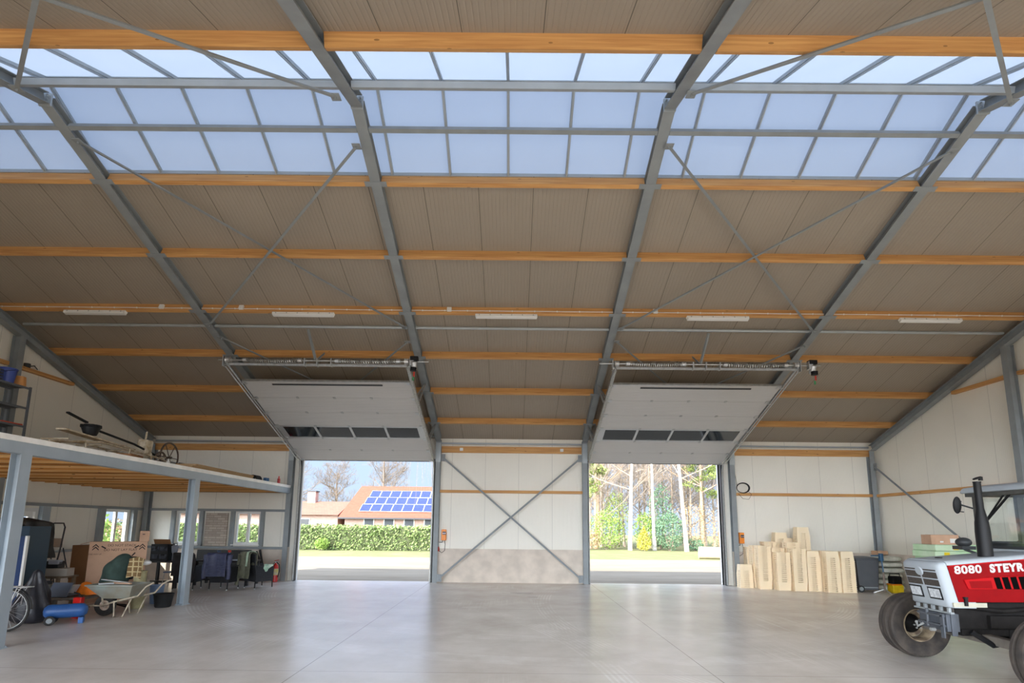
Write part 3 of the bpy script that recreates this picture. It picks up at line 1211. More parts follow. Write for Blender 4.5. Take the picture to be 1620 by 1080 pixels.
    for x in (xa - 0.03, xb + 0.03):
        MB().lathe([(0.02, -0.06), (0.085, -0.05), (0.07, -0.02), (0.075, 0.05), (0.085, 0.06), (0.02, 0.06)], 16, sc + Vector((x, 0, 0)), AXX).build('cable_drum', M_cast, d, smooth=True, kind='structure')
        MB().box(sc + Vector((x + (0.1 if x > xc else -0.1), 0.02, -0.04)), (0.02, 0.16, 0.26)).build('shaft_bracket', M_galv, d, kind='structure')
    for x in (xc - 0.32, xc, xc + 0.35):
        MB().box(sc + Vector((x, 0.03, -0.04)), (0.03, 0.12, 0.2)).build('shaft_bracket', M_galv, d, kind='structure')
    m = MB()
    m.beam(sc + Vector((strut_x, 0.02, 0.02)), back(strut_x - 0.15 * (1 if strut_x < 0 else -1), 12.62, 0.05), 0.05, 0.05)
    m.beam(sc + Vector((strut_x, 0.02, 0.0)), back(strut_x, 13.45, 0.0), 0.012, 0.05)
    m.build('shaft_hanger', M_steel, d, kind='structure')
    # motor with its emergency pendants
    mc = sc + Vector((motor_x, -0.05, 0.0))
    m = MB()
    m.lathe([(0.03, -0.12), (0.075, -0.1), (0.075, 0.1), (0.03, 0.12)], 14, mc + Vector((0, 0, -0.12)), rot3(R(25), 0, 0))
    m.box(mc + Vector((-0.06, 0, -0.02)), (0.1, 0.12, 0.2))
    mo = m.build('motor', M_cast, d, smooth=True, kind='structure', bevel=0.004)
    MB().box(mc + Vector((0.0, 0, 0.06)), (0.2, 0.15, 0.11)).build('motor_cover', M_black, mo, bevel=0.015, kind='structure')
    m = MB()
    m.lathe([(0.02, -0.05), (0.078, -0.04), (0.078, 0.05), (0.02, 0.06)], 14, mc + Vector((0.0, -0.07, -0.24)))
    m.build('motor_end', M_black, mo, smooth=True, kind='structure')
    MB().tube([mc + Vector((0.02, -0.07, -0.30)), mc + Vector((0.02, -0.07, -0.42))], 0.02, 8).build('pull_grip', M_redp, mo, kind='structure')
    MB().tube([mc + Vector((0.0, -0.06, -0.43)), mc + Vector((0.0, -0.06, -0.52))], 0.02, 8).build('pull_grip', M_greenp, mo, kind='structure')
    return d


gate('door_1', -7.12, -2.68, -2.45, ((-6.72, -5.34), (-4.40, -2.86)), (-7.4, -2.1), -4.95)
gate('door_2', 2.66, 7.10, 7.52, ((2.92, 4.32), (5.36, 6.88)), (2.2, 7.75), 4.75)

# ------------------------------------------------------------------ orange gate controllers
M_orange = mat('orange_plastic', '#f08a1c', 0.4)


def controller(x, label, red=True, sx=1):
    t = thing('gate_controller', label, 'control box', (x, DW - 0.02, 1.36), group='gate control boxes')
    MB().box((0, -0.06, 0.19), (0.16, 0.12, 0.36)).build('housing', M_orange, t, bevel=0.012)
    f = MB().box((0.015, -0.125, 0.25), (0.11, 0.012, 0.1)).build('keypad', M_dark, t, bevel=0.004)
    for k in range(3):
        MB().lathe([(0.014, 0), (0.014, 0.01)], 10, (0.0 + 0.03 * (k - 1) + 0.015, -0.131, 0.245), AXY @ Matrix.Rotation(math.pi, 3, 'X')).build('button', M_cast if k != 1 else M_redp, f)
    MB().tube([(0.02, -0.05, 0.01), (0.05, -0.05, -0.12), (0.04, -0.04, -0.32), (-0.06, -0.03, -0.40), (-0.14, -0.02, -0.34)], 0.008, 6).build('cable', M_black, t)
    MB().tube([(-0.04, -0.05, 0.01), (-0.05, -0.05, -0.05), (-0.16, -0.03, -0.06)], 0.012, 6).build('cable', M_black, t)
    return t


c = controller(-2.24, 'orange gate control box with red plug on the middle wall beside the left gate')
p = MB()
p.lathe([(0.03, -0.09), (0.035, -0.02), (0.028, 0.02), (0.02, 0.06)], 10, (-0.17, -0.05, -0.26))
p.build('plug', M_redp, c, smooth=True)
c = controller(7.72, 'orange gate control box on the wall beside the right gate above the crates')
# coil of black cable hung over the rail
t = thing('cable_coil', 'black cable coil hanging over the timber rail beside the right gate', 'cable coil', (7.82, DW - 0.17, 3.22))
for k in range(5):
    a = [(0.20 * math.cos(q / 24 * 6.2832) * (1 + 0.03 * k), -0.01 * k, 0.16 * math.sin(q / 24 * 6.2832) * (1 + 0.02 * k)) for q in range(24)]
    MB().tube(a, 0.011, 5, closed=True).build('loop', M_black, t, smooth=True)
MB().tube([(-0.18, 0.01, 0.05), (-0.22, 0.05, 0.5), (-0.2, 0.08, 1.1)], 0.006, 5).build('loose_end', M_black, t)
MB().tube([(0.15, -0.02, -0.08), (0.28, -0.02, -0.22), (0.18, -0.02, -0.38), (-0.02, -0.02, -0.36), (-0.16, -0.02, -0.2)], 0.006, 5).build('loose_end', M_black, t)
# cable boxes on the eave beam of the middle bay
for x, w in ((-1.72, 'left'), (1.72, 'right')):
    o = MB().box((0, 0, 0), (0.11, 0.05, 0.1)).build('junction_box', M_white, loc=(x, DW - 0.1, 4.45), bevel=0.008)
    tag(o, 'white cable box on the eave beam of the middle bay, %s of the two' % w, 'cable box', 'cable boxes')

# ------------------------------------------------------------------ mezzanine on the left
MX = -7.45
M_paint = mat('pale_blue_steel', '#9ea9b1', 0.45, vary=0.05, scale=3)
M_board = mat('white_edge_board', '#f2f0ea', 0.6, vary=0.06, scale=5)
M_deckw = [wood_mat('mezzanine_timber', '#b5783a', '#d49a55', 'X'), wood_mat('mezzanine_timber_dark_shade', '#8f5c2a', '#b07d42', 'X'), wood_mat('mezzanine_timber_pale_lit', '#c99a5e', '#e6bd82', 'X')]  # timber tones vary; their alternation also paints in shade stripes between joists
M_deck = mat('chipboard', '#b99a72', 0.8, second='#a5835a', scale=60)
mz = thing('mezzanine', 'open storage mezzanine of steel beams and timber joists on the left', 'mezzanine', (-10, 12, 0))
o = Vector((-10, 12, 0))
m = MB()
for zc in (2.888, 3.052):
    m.box2(Vector((MX - 0.16, 3.0, zc - 0.008)) - o, Vector((MX, 17.87, zc + 0.008)) - o)
m.box2(Vector((MX - 0.012, 3.0, 2.88)) - o, Vector((MX - 0.004, 17.87, 3.06)) - o)
m.build('edge_beam', M_paint, mz)
MB().box2(Vector((MX - 0.03, 3.0, 3.06)) - o, Vector((MX + 0.012, 17.87, 3.145)) - o).build('edge_board', M_board, mz)
m = MB()
for a, b, xl in ((3.0, 12.49, -XW + 0.01), (12.49, 12.75, -12.13), (12.75, 17.87, -XW + 0.01)):
    m.box2(Vector((xl, a, 3.06)) - o, Vector((MX - 0.03, b, 3.10)) - o)
m.build('deck', M_deck, mz)
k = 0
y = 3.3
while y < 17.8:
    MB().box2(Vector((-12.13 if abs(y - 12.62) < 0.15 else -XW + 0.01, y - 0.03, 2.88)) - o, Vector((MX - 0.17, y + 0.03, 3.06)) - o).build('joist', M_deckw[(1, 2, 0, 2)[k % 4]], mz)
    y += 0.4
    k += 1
for y in (3.6, 8.1, 12.6):
    m = MB()
    m.ibeam(Vector((MX - 0.085, y, 0.012)) - o, Vector((MX - 0.085, y, 2.88)) - o, 0.165, 0.19, 0.014, 0.01, (1, 0, 0))
    m.build('post', M_paint, mz)
    m = MB()
    m.box(Vector((MX - 0.085, y, 0.006)) - o, (0.2, 0.26, 0.012))
    for dx in (-1, 1):
        for dy in (-1, 1):
            m.lathe([(0.012, 0), (0.012, 0.02)], 6, Vector((MX - 0.085 + dx * 0.075, y + dy * 0.115, 0.012)) - o)
    m.build('foot_plate', M_paint, mz)
for k in range(22):
    y = 6.2 + k * 0.52
    if y > 17.5:
        break
    MB().lathe([(0.0, 0), (0.02, 0.002), (0.014, 0.02), (0, 0.024)], 8, Vector((MX - 0.09, y, 3.10)) - o).build('deck_screw', M_dark, mz)

# steel channels and dark jamb posts round the windows
m = MB()
m.box2((-XW, 12.75, 2.262), (-XW + 0.10, 17.87, 2.34))
tag(m.build('window_rail', M_steel, local=True), 'grey steel channel above the left end window and door', 'steel rail', 'window rails')
m = MB()
m.box2((-12.18, DW - 0.10, 2.262), (-7.6, DW, 2.34))
tag(m.build('window_rail', M_steel, local=True), 'grey steel channel above the two back windows', 'steel rail', 'window rails')
m = MB()
m.box2((-12.15, DW - 0.14, 1.02), (-7.6, DW - 0.04, 1.10))
tag(m.build('window_rail', M_steel, local=True), 'grey steel ledge under the two back windows', 'steel rail', 'window rails')
m = MB()
m.box2((-XW + 0.04, 14.35, 1.03), (-XW + 0.12, DW - 0.2, 1.10))
tag(m.build('window_rail', M_steel, local=True), 'low grey steel rail below the left end window', 'steel rail', 'window rails')
for y, w, lab in ((14.15, 0.24, 'pale steel jamb post beside the white side door'), (16.12, 0.2, 'dark steel jamb post left of the left end window'), (17.50, 0.18, 'dark steel jamb post right of the left end window')):
    m = MB().box2((-XW, y - w / 2, 1.105), (-XW + 0.11, y + w / 2, 2.26))
    tag(m.build('jamb_post', M_paint if w > 0.2 else M_steel, local=True), lab, 'steel post', 'window posts')
for x, lab in ((-11.38, 'left of the back window nearest the corner'), (-10.42, 'right of the back window nearest the corner'), (-9.38, 'left of the back window nearest the gate'), (-8.37, 'right of the back window nearest the gate')):
    m = MB().box2((x - 0.06, DW - 0.10, 1.10), (x + 0.06, DW, 2.26))
    tag(m.build('jamb_post', M_steel, local=True), 'grey steel jamb post ' + lab, 'steel post', 'window posts')
M_stone = brick_material('stone_strip', '#c2b6a8', '#a39588', '#94897e', 1.2)
m = MB().box2((-10.29, DW - 0.05, 1.11), (-9.55, DW - 0.004, 2.2))
tag(m.build('stone_sheet', M_stone, local=True), 'grey-brown stone strip sheet on the back wall between the two windows', 'wall sheet')

# ---- black dining set by the window
M_wick = mat('black_wicker', '#232428', 0.7, vary=0.35, scale=60, bump=0.4, bump_scale=120)
M_tablek = mat('black_tabletop', '#1d1c1c', 0.4)


def wicker_chair(label, loc, rz):
    t = thing('wicker_chair', label, 'chair', loc, rz, 'black wicker armchairs')
    m = MB()                                                   # back panel: chair faces +Y, back at -Y
    m.sheet(lambda u, v: (-0.27 + 0.54 * u, -0.27 - 0.10 * max(0, v - 0.3) + 0.02 * math.cos((u - .5) * 3.1), 0.20 + 0.78 * v), 10, 10, 0.035)
    m.build('backrest', M_wick, t, smooth=True)
    for s in (-1, 1):
        m = MB()
        m.sheet(lambda u, v: (s * (0.275 + 0.01 * v), -0.26 + 0.54 * u, 0.20 + (0.44 - 0.02 * u) * v), 8, 8, 0.03 * s)
        m.build('side_panel', M_wick, t, smooth=True)
        MB().box((s * 0.28, 0.0, 0.655), (0.06, 0.56, 0.025)).build('armrest', M_wick, t, bevel=0.008)
    MB().box((0, 0.0, 0.38), (0.52, 0.52, 0.10)).build('seat', M_wick, t, bevel=0.02)
    MB().box((0, 0.26, 0.27), (0.52, 0.025, 0.16)).build('apron', M_wick, t)
    for sx in (-1, 1):
        for sy in (-1, 1):
            l = MB().tube([(sx * 0.26, sy * 0.255, 0.42), (sx * 0.265, sy * 0.27, 0.02)], 0.016, 8).build('leg', M_black, t)
            MB().lathe([(0.02, 0), (0.02, 0.022)], 8, (sx * 0.265, sy * 0.27, 0)).build('foot_cap', M_galv, l)
    return t


def cloth(fn, nu, nv, amp=0.015, freq=6.0, seed=0.0):
    def g(u, v):
        p = Vector(fn(u, v))
        q = p * freq + Vector((seed, seed * 2, 0))
        return p + Vector((noise.noise(q), noise.noise(q + Vector((9, 0, 0))), 0.6 * noise.noise(q + Vector((0, 9, 0))))) * amp
    return g


def draped(mb, w, front_drop, back_drop, top_z, depth=0.06, amp=0.02, seed=1.0, taper=0.0, nu=16, nv=26):
    """Garment laid over a chair back: from the front hem over the top to the back hem."""
    L = front_drop + depth + back_drop
    def fn(u, v):
        s = v * L
        x = (u - 0.5) * w * (1 + taper * abs(v - 0.5))
        if s < back_drop:
            return (x, -depth / 2 - 0.07 - 0.02 * math.sin(u * 9) - (back_drop - s) * 0.04, top_z - (back_drop - s))
        s -= back_drop
        if s < depth:
            a = s / depth * math.pi
            return (x, -math.cos(a) * depth / 2 - 0.07 * (1 - s / depth), top_z + 0.03 * math.sin(a))
        s -= depth
        return (x, depth / 2 + 0.02 + 0.02 * math.sin(u * 7), top_z - s)
    return mb.sheet(cloth(fn, nu, nv, amp, 5.0, seed), nu, nv, 0.012)


def sleeve(mb, x, y, z0, z1, seed, r=0.065, sx=1):
    pts, rs = [], []
    for i in range(8):
        f = i / 7
        pts.append((x + sx * 0.05 * f + 0.015 * math.sin(f * 9 + seed), y - 0.03 * f, z0 + (z1 - z0) * f))
        rs.append(r * (1 - 0.3 * f) * (1 + 0.12 * math.sin(f * 25 + seed)))
    return mb.tube(pts, rs, 10)


M_puffer = mat('navy_quilted', '#3a3f5c', 0.45, vary=0.18, scale=7, bump=0.5, bump_scale=9, stretch=(1, 1, 3))
M_olive = mat('olive_cloth', '#6a6a58', 0.85, vary=0.25, scale=7)
M_olive_l = mat('pale_green_lining', '#a9bda4', 0.8, vary=0.15, scale=8)
M_darkcloth = mat('dark_cloth', '#2c2a2b', 0.9, vary=0.25, scale=8)

wicker_chair('black wicker armchair half hidden by the rear mezzanine post', (-9.2, 15.5, 0), R(8))
wicker_chair('black wicker armchair under the navy quilted jacket', (-8.2, 15.6, 0), R(-4))
wicker_chair('black wicker armchair nearest the gate, under the olive coat', (-7.4, 16.0, 0), R(-34))
t = thing('jacket', 'navy quilted jacket hung over the middle wicker chair', 'jacket', (-8.2, 15.6, 0), R(-4))
m = MB()
draped(m, 0.60, 0.30, 0.62, 1.01, 0.10, 0.02, 1.7)
for v in m.v:
    v.y -= 0.335
m.build('body', M_puffer, t, smooth=60)
for s in (-1, 1):
    m = MB()
    sleeve(m, s * 0.34, -0.40, 0.98, 0.32, s, 0.075, s * 0.4)
    m.build('sleeve', M_puffer, t, smooth=60)
t = thing('coat', 'long olive coat draped over the wicker chair nearest the gate', 'coat', (-7.4, 16.0, 0), R(-34))
m = MB()
draped(m, 0.56, 0.35, 0.72, 1.02, 0.12, 0.035, 4.1, 0.15)
for v in m.v:
    v.y -= 0.335
m.build('body', M_olive, t, smooth=60)
m = MB()
sleeve(m, -0.30, -0.44, 0.97, 0.10, 2, 0.07, -0.5)
m.build('sleeve', M_olive, t, smooth=60)
m = MB()
draped(m, 0.10, 0.22, 0.4, 1.045, 0.13, 0.02, 7.0)
for v in m.v:
    v.y -= 0.335
    v.x += 0.14
m.build('lining', M_olive_l, t, smooth=60)
tag(t, None, None)
m = MB()
m.sheet(cloth(lambda u, v: (-7.12 + 0.26 * u - 0.04 * v, 15.68 + 0.03 * v + 0.03 * math.sin(u * 8), 0.70 - 0.22 * v * (0.6 + 0.4 * math.sin(u * 5))), 10, 10, 0.03, 9, 3), 10, 10, 0.008)
tag(m.build('rag', mat('pale_rag', '#cfdccf', 0.9, second='#8fb59a', scale=14), local=True, smooth=60), 'crumpled pale green rag on the arm of the wicker chair nearest the gate', 'rag')
t = thing('shirt', 'dark garment hung over the wicker chair beside the mezzanine post', 'shirt', (-9.2, 15.5, 0), R(8))
m = MB()
draped(m, 0.5, 0.25, 0.6, 1.005, 0.1, 0.02, 9.4)
for v in m.v:
    v.y -= 0.335
m.build('body', M_darkcloth, t, smooth=60)
m = MB()
sleeve(m, 0.27, -0.40, 0.95, 0.3, 5, 0.06, 0.5)
m.build('sleeve', M_darkcloth, t, smooth=60)


def table(label, c, sx, sy, h, mt, leg=0.07, name='table', rail=True):
    t = thing(name, label, 'table', (c[0], c[1], 0))
    MB().box((0, 0, h - 0.02), (sx, sy, 0.04)).build('tabletop', mt, t, bevel=0.005)
    for a in (-1, 1):
        for b in (-1, 1):
            MB().box((a * (sx / 2 - 0.06), b * (sy / 2 - 0.06), (h - 0.04) / 2), (leg, leg, h - 0.04)).build('leg', mt, t, bevel=0.004)
    if rail:
        MB().box2((-sx / 2 + 0.09, -0.03, 0.12), (sx / 2 - 0.09, 0.03, 0.18)).build('stretcher', mt, t)
    return t


table('long black dining table behind the wicker chairs', (-8.75, 16.75, 0), 1.7, 0.75, 0.74, M_tablek)
table('black table in the corner carrying a dark display crate', (-10.1, 15.95, 0), 1.1, 0.8, 0.76, M_tablek)
# dark crate with four glossy fields
t = thing('display_crate', 'black carton with glossy picture panels on the corner table', 'carton', (-10.16, 15.75, 0.762))
MB().box((0, 0, 0.24), (0.5, 0.3, 0.48)).build('body', M_black, t, bevel=0.004)
M_pic = mat('glossy_print', '#4c505a', 0.2, second='#16181c', scale=9)
for i in range(2):
    for j in range(2):
        MB().box((-0.12 + 0.24 * i, -0.153, 0.13 + 0.22 * j), (0.21, 0.006, 0.13)).build('picture', M_pic, t)
M_card = mat('corrugated_card', '#c8a286', 0.85, vary=0.06, scale=4)
M_card_d = mat('brown_card', '#8d6440', 0.85, vary=0.06, scale=4)
MB().box((0.0, -0.05, 0.545), (0.48, 0.012, 0.16), rot3(R(28), 0, 0)).build('open_flap', M_card_d, t)
t = thing('hand_lamp', 'grey plastic work lamp standing on the corner table', 'work lamp', (-9.79, 15.72, 0.762))
MB().lathe([(0.05, 0), (0.06, 0.08), (0.05, 0.2), (0.075, 0.26), (0.09, 0.42), (0.05, 0.45)], 14).build('body', mat('grey_plastic', '#8f96a3', 0.35), t, smooth=True)
MB().tube([(-0.06, 0, 0.42), (-0.06, 0, 0.5), (0.06, 0, 0.5), (0.06, 0, 0.42)], 0.012, 6).build('handle', M_dark, t)
M_yel = mat('yellow_plastic', '#e8c81c', 0.5, vary=0.1, scale=9)
m = MB()
m.sheet(cloth(lambda u, v: (-9.61 + 0.18 * (u - .5) + 0.02 * math.sin(v * 9), 15.67 + 0.1 * math.sin(u * 3.1) * math.sin(v * 3.1) * -1, 0.765 + 0.02 + 0.18 * v), 8, 8, 0.05, 7, 5), 8, 8, 0.02)
tag(m.build('yellow_bag', M_yel, local=True, smooth=60), 'crumpled bright yellow bag on the corner table', 'bag')
# small blue stool below the table
t = thing('step_stool', 'small blue-topped metal stool under the corner table', 'stool', (-9.95, 15.95, 0))
MB().box((0, 0, 0.43), (0.34, 0.3, 0.035)).build('seat', mat('blue_grey_seat', '#5d7190', 0.5), t, bevel=0.01)
for a in (-1, 1):
    for b in (-1, 1):
        MB().tube([(a * 0.14, b * 0.12, 0.42), (a * 0.17, b * 0.15, 0)], 0.012, 6).build('leg', M_galv, t)
# things on the dining table
t = thing('rubber_boot', 'blue-black rubber boot standing on the dining table', 'boot', (-8.98, 16.6, 0.74))
m = MB()
m.tube([(0, 0, 0.30), (0, 0, 0.1), (0.0, -0.0, 0.06)], [0.055, 0.05, 0.05], 12)
m.ell((0.06, -0.02, 0.045), (0.12, 0.045, 0.045))
m.build('shaft', mat('blue_rubber', '#33435c', 0.4), t, smooth=60)
t = thing('spray_bottle', 'white spray bottle with a red cap on the dining table', 'bottle', (-8.62, 16.55, 0.74))
MB().lathe([(0.045, 0), (0.05, 0.02), (0.05, 0.15), (0.02, 0.21), (0.02, 0.235)], 14).build('body', mat('pale_plastic', '#d9d3da', 0.35), t, smooth=True)
MB().box((0, 0, 0.27), (0.09, 0.04, 0.07)).build('cap', M_redp, t, bevel=0.01)
m = MB()
m.box((0, 0, 0.495), (1.8, 0.03, 0.98), rot3(R(-4), 0, 0))
tag(m.build('black_panel', M_tablek, loc=(-9.5, DW - 0.20, 0.005)), 'large black board leaning against the back plinth under the windows', 'board')
for k, (x, a, lb) in enumerate(((-7.72, 14, 'short dark slat leaning left against the back wall beside the extinguisher'), (-7.86, -24, 'long dark slat leaning right behind the wicker chair by the gate'))):
    m = MB().box((0, 0, 0.52), (0.07, 0.02, 1.0), rot3(0, R(-a if k else a) * -1, 0))
    tag(m.build('dark_slat', M_darkcloth, loc=(x - 0.35 if k else x - 0.5, DW - (0.24 if k else 0.14), -0.0 if not k else -0.02)), lb, 'slat')

# fire extinguisher
M_red = mat('extinguisher_red', '#d0201a', 0.3, coat=0.5)
t = thing('fire_extinguisher', 'red fire extinguisher on the floor beside the left gate', 'fire extinguisher', (-7.64, 17.62, 0))
MB().lathe([(0.08, 0), (0.09, 0.01), (0.09, 0.46), (0.07, 0.53), (0.03, 0.57), (0.03, 0.6)], 20).build('cylinder', M_red, t, smooth=True)
MB().lathe([(0.0915, 0.22), (0.0915, 0.42)], 20).build('label_band', mat('label_paper', '#cfc9c0', 0.6, second='#d8c23a', scale=12), t, smooth=True)
MB().lathe([(0.03, 0.6), (0.035, 0.62), (0.02, 0.66)], 10).build('valve', M_cast, t, smooth=True)
MB().box((0.02, 0, 0.68), (0.14, 0.025, 0.02), rot3(0, R(-12), 0)).build('lever', M_red, t)
MB().tube([(0.03, -0.02, 0.63), (0.13, -0.04, 0.55), (0.15, -0.05, 0.35), (0.11, -0.05, 0.15)], 0.013, 8).build('hose', M_black, t, smooth=True)
MB().tube([(-0.03, -0.02, 0.62), (-0.12, -0.04, 0.52), (-0.12, -0.05, 0.3)], 0.01, 8).build('hose', M_black, t, smooth=True)

# ---- workshop clutter under the mezzanine
# bicycle (only the rear wheel and carrier are in the picture)
M_tyre = mat('tyre_rubber', '#2a2826', 0.8, vary=0.2, scale=20)
M_alu = mat('bright_aluminium', '#d5d7d8', 0.3, 0.8)
t = thing('bicycle', 'dark bicycle with a silver rear carrier beside the front mezzanine post', 'bicycle', (-8.55, 9.35, 0), R(184))
for wx in (0.0, 1.08):
    w = MB()
    w.tube([(wx + 0.34 * math.cos(k / 28 * 6.2832), 0, 0.36 + 0.34 * math.sin(k / 28 * 6.2832)) for k in range(28)], 0.02, 8, closed=True)
    w = w.build('wheel', M_tyre, t, smooth=True)
    MB().tube([(wx + 0.315 * math.cos(k / 28 * 6.2832), 0, 0.36 + 0.315 * math.sin(k / 28 * 6.2832)) for k in range(28)], 0.011, 6, closed=True).build('rim', M_galv, w, smooth=True)
    m = MB()
    for k in range(20):
        a = k / 20 * 6.2832
        m.tube([(wx + 0.02 * math.cos(a + 0.6), 0.015 * (-1) ** k, 0.36 + 0.02 * math.sin(a + 0.6)), (wx + 0.312 * math.cos(a), 0, 0.36 + 0.312 * math.sin(a))], 0.0022, 4)
    m.tube([(wx, -0.05, 0.36), (wx, 0.05, 0.36)], 0.022, 10)
    m.build('spokes', M_galv, w)
m = MB()
m.tube([(0, 0, 0.36), (0.45, 0, 0.30)], 0.014, 8)
m.tube([(0, 0, 0.36), (0.28, 0, 0.78)], 0.012, 8)
m.tube([(0.45, 0, 0.30), (0.26, 0, 0.92)], 0.018, 8)
m.tube([(0.45, 0, 0.30), (0.9, 0, 0.75)], 0.02, 8)
m.tube([(0.29, 0, 0.8), (0.88, 0, 0.85)], 0.018, 8)
m.tube([(0.86, 0, 0.95), (0.92, 0, 0.7), (1.08, 0, 0.36)], 0.016, 8)
m.build('frame', M_black, t, smooth=True)
m = MB()
for s in (-1, 1):
    m.tube([(0.1, s * 0.07, 0.75), (-0.32, s * 0.07, 0.74)], 0.008, 6)
    m.tube([(0, s * 0.06, 0.37), (-0.22, s * 0.07, 0.74)], 0.007, 6)
    m.tube([(0, s * 0.06, 0.37), (0.02, s * 0.07, 0.75)], 0.007, 6)
    m.tube([(-0.1, s * 0.13, 0.42), (-0.16, s * 0.075, 0.73)], 0.008, 6)
for x in (-0.32, -0.22, -0.12, 0.0, 0.1):
    m.tube([(x, -0.075, 0.745), (x, 0.075, 0.745)], 0.008, 6)
m.build('carrier', M_alu, t)
m = MB()
m.sheet(lambda u, v: (0.38 * math.cos(0.5 + 2.6 * u), (v - 0.5) * 0.055, 0.36 + 0.38 * math.sin(0.5 + 2.6 * u)), 16, 2, 0.004)
m.build('mudguard', M_dark, t, smooth=60)
m = MB()
m.ell((0.24, 0, 0.97), (0.13, 0.07, 0.035))
m.build('saddle', M_black, t, smooth=True)
MB().tube([(0.78, -0.28, 1.0), (0.86, -0.1, 1.0), (0.86, 0.1, 1.0), (0.78, 0.28, 1.0)], 0.012, 8).build('handlebar', M_alu, t)
m = MB()
m.lathe([(0.09, -0.004), (0.09, 0.004)], 20, (0.45, 0.03, 0.30), AXY)
m.beam((0.45, 0.06, 0.30), (0.52, 0.06, 0.15), 0.012, 0.02)
m.build('crank', M_galv, t)

# tall object under a dark tarpaulin, with the blue board leaning in it
M_tarp = mat('dark_tarpaulin', '#45423f', 0.75, second='#2a2826', scale=4, bump=0.4, bump_scale=7)
M_blue = mat('deep_blue_board', '#1f3a66', 0.4)
m = MB()


def tarp_fn(u, v):
    a = u * 2 * math.pi
    cx, cy = -10.55, 11.38
    rx, ry = 0.60, 0.42
    if v < 0.3:
        f = v / 0.3
        r, z = f, 1.93 - 0.10 * f * f
    else:
        f = (v - 0.3) / 0.7
        r, z = 1.0 + 0.12 * f, 1.83 - f * (1.35 if math.sin(a) < 0.35 and math.cos(a) < 0.35 else 0.75)
    fold = 1 + 0.10 * math.sin(a * 13 + 3 * v) * min(1, v * 2)
    x = cx + rx * r * fold * math.copysign(abs(math.cos(a)) ** 0.6, math.cos(a))
    y = cy + ry * r * fold * math.copysign(abs(math.sin(a)) ** 0.6, math.sin(a))
    return (x, y, z)


m.sheet(cloth(tarp_fn, 60, 26, 0.05, 3.0, 2), 64, 26, 0.01)
tag(m.build('tarpaulin', M_tarp, local=True, smooth=70), 'dark crumpled tarpaulin draped over the tall blue cabinet', 'tarpaulin')
t = thing('tall_cabinet', 'tall blue cabinet with white edge strips under the tarpaulin', 'cabinet', (-9.95, 11.08, 0))
MB().box((0, 0, 0.88), (0.5, 0.5, 1.76)).build('body', mat('teal_board', '#1d3648', 0.5), t)
d = MB().box((0.15, -0.27, 0.83), (0.21, 0.03, 1.46)).build('blue_panel', M_blue, t)
for x in (0.04, 0.26):
    MB().box((x, -0.29, 0.83), (0.045, 0.05, 1.48)).build('edge_strip', M_white, d)

m = MB()


def bag_fn(u, v):
    a = u * 2 * math.pi
    r = 0.32 * (1 - v) ** 0.55 * (0.9 + 0.2 * math.sin(v * 5)) + 0.02
    if v < 0.08:
        r = 0.30 * (v / 0.08) ** 0.5
    fold = 1 + 0.13 * math.sin(a * 7 + v * 5) * (0.3 + v)
    return (-8.92 + r * fold * math.cos(a) * 0.95 + 0.05 * v, 10.22 + r * fold * math.sin(a) * 0.8, 0.0 + 1.0 * max(0.0, (v - 0.04)) ** 0.9)


m.sheet(cloth(bag_fn, 40, 20, 0.03, 5, 8), 44, 22)
tag(m.build('refuse_bag', mat('black_bin_liner', '#26262c', 0.42, vary=0.2, scale=6, bump=0.4, bump_scale=10), local=True, smooth=70), 'full black plastic sack tied at the top beside the bicycle wheel', 'sack')

# compressor
M_cblue = mat('compressor_blue', '#2b5792', 0.4, vary=0.1, scale=5)
t = thing('air_compressor', 'blue compressor tank on small wheels in front of the clutter', 'compressor', (-8.2, 10.15, 0), R(32))
m = MB()
m.lathe([(0.0, -0.33), (0.07, -0.315), (0.115, -0.27), (0.125, -0.22), (0.125, 0.22), (0.115, 0.27), (0.07, 0.315), (0.0, 0.33)], 24, (0, 0, 0.23), AXX)
m.build('tank', M_cblue, t, smooth=True)
for s in (-1, 1):
    w = MB().lathe([(0.025, -0.025), (0.08, -0.025), (0.085, 0), (0.08, 0.025), (0.025, 0.025)], 18, (-0.2, s * 0.15, 0.085), AXY).build('wheel', M_tyre, t, smooth=True)
    MB().lathe([(0.045, -0.028), (0.045, 0.028)], 14, (-0.2, s * 0.15, 0.085), AXY).build('hub', M_steel, w, smooth=True)
MB().box((0.24, 0, 0.055), (0.08, 0.2, 0.11)).build('foot', M_cblue, t, bevel=0.01)
MB().tube([(-0.2, -0.17, 0.085), (-0.2, 0.17, 0.085)], 0.012, 8).build('axle', M_galv, t)
t2 = thing('engine_unit', 'dusty grey engine with a black pulley on the low bench', 'engine', (-9.37, 11.0, 0.362))
MB().box((-0.08, 0, 0.13), (0.26, 0.24, 0.24)).build('block', mat('grease_grey', '#8a867c', 0.6, vary=0.2, scale=12), t2, bevel=0.03)
MB().lathe([(0.08, -0.03), (0.09, 0), (0.08, 0.03)], 16, (-0.22, -0.1, 0.1), AXY).build('pulley', M_black, t2, smooth=True)
MB().box((-0.02, -0.02, 0.28), (0.22, 0.16, 0.07)).build('air_filter', M_dark, t2, bevel=0.015)
o_ = MB()
o_.box((0, 0, 0.12), (0.4, 0.3, 0.02), rot3(R(62), 0, 0))
o_.box((0, 0.1, 0.02), (0.4, 0.28, 0.02))
tag(o_.build('tool_case', mat('slate_plastic', '#545d6c', 0.45), loc=(-9.05, 10.98, 0.38)), 'open slate-grey tool case on the low bench', 'case')
table('low grey workbench carrying the engine and the orange bag', (-9.1, 11.22, 0), 1.15, 0.75, 0.36, mat('grey_bench', '#6d655c', 0.8, vary=0.2, scale=6), 0.07)
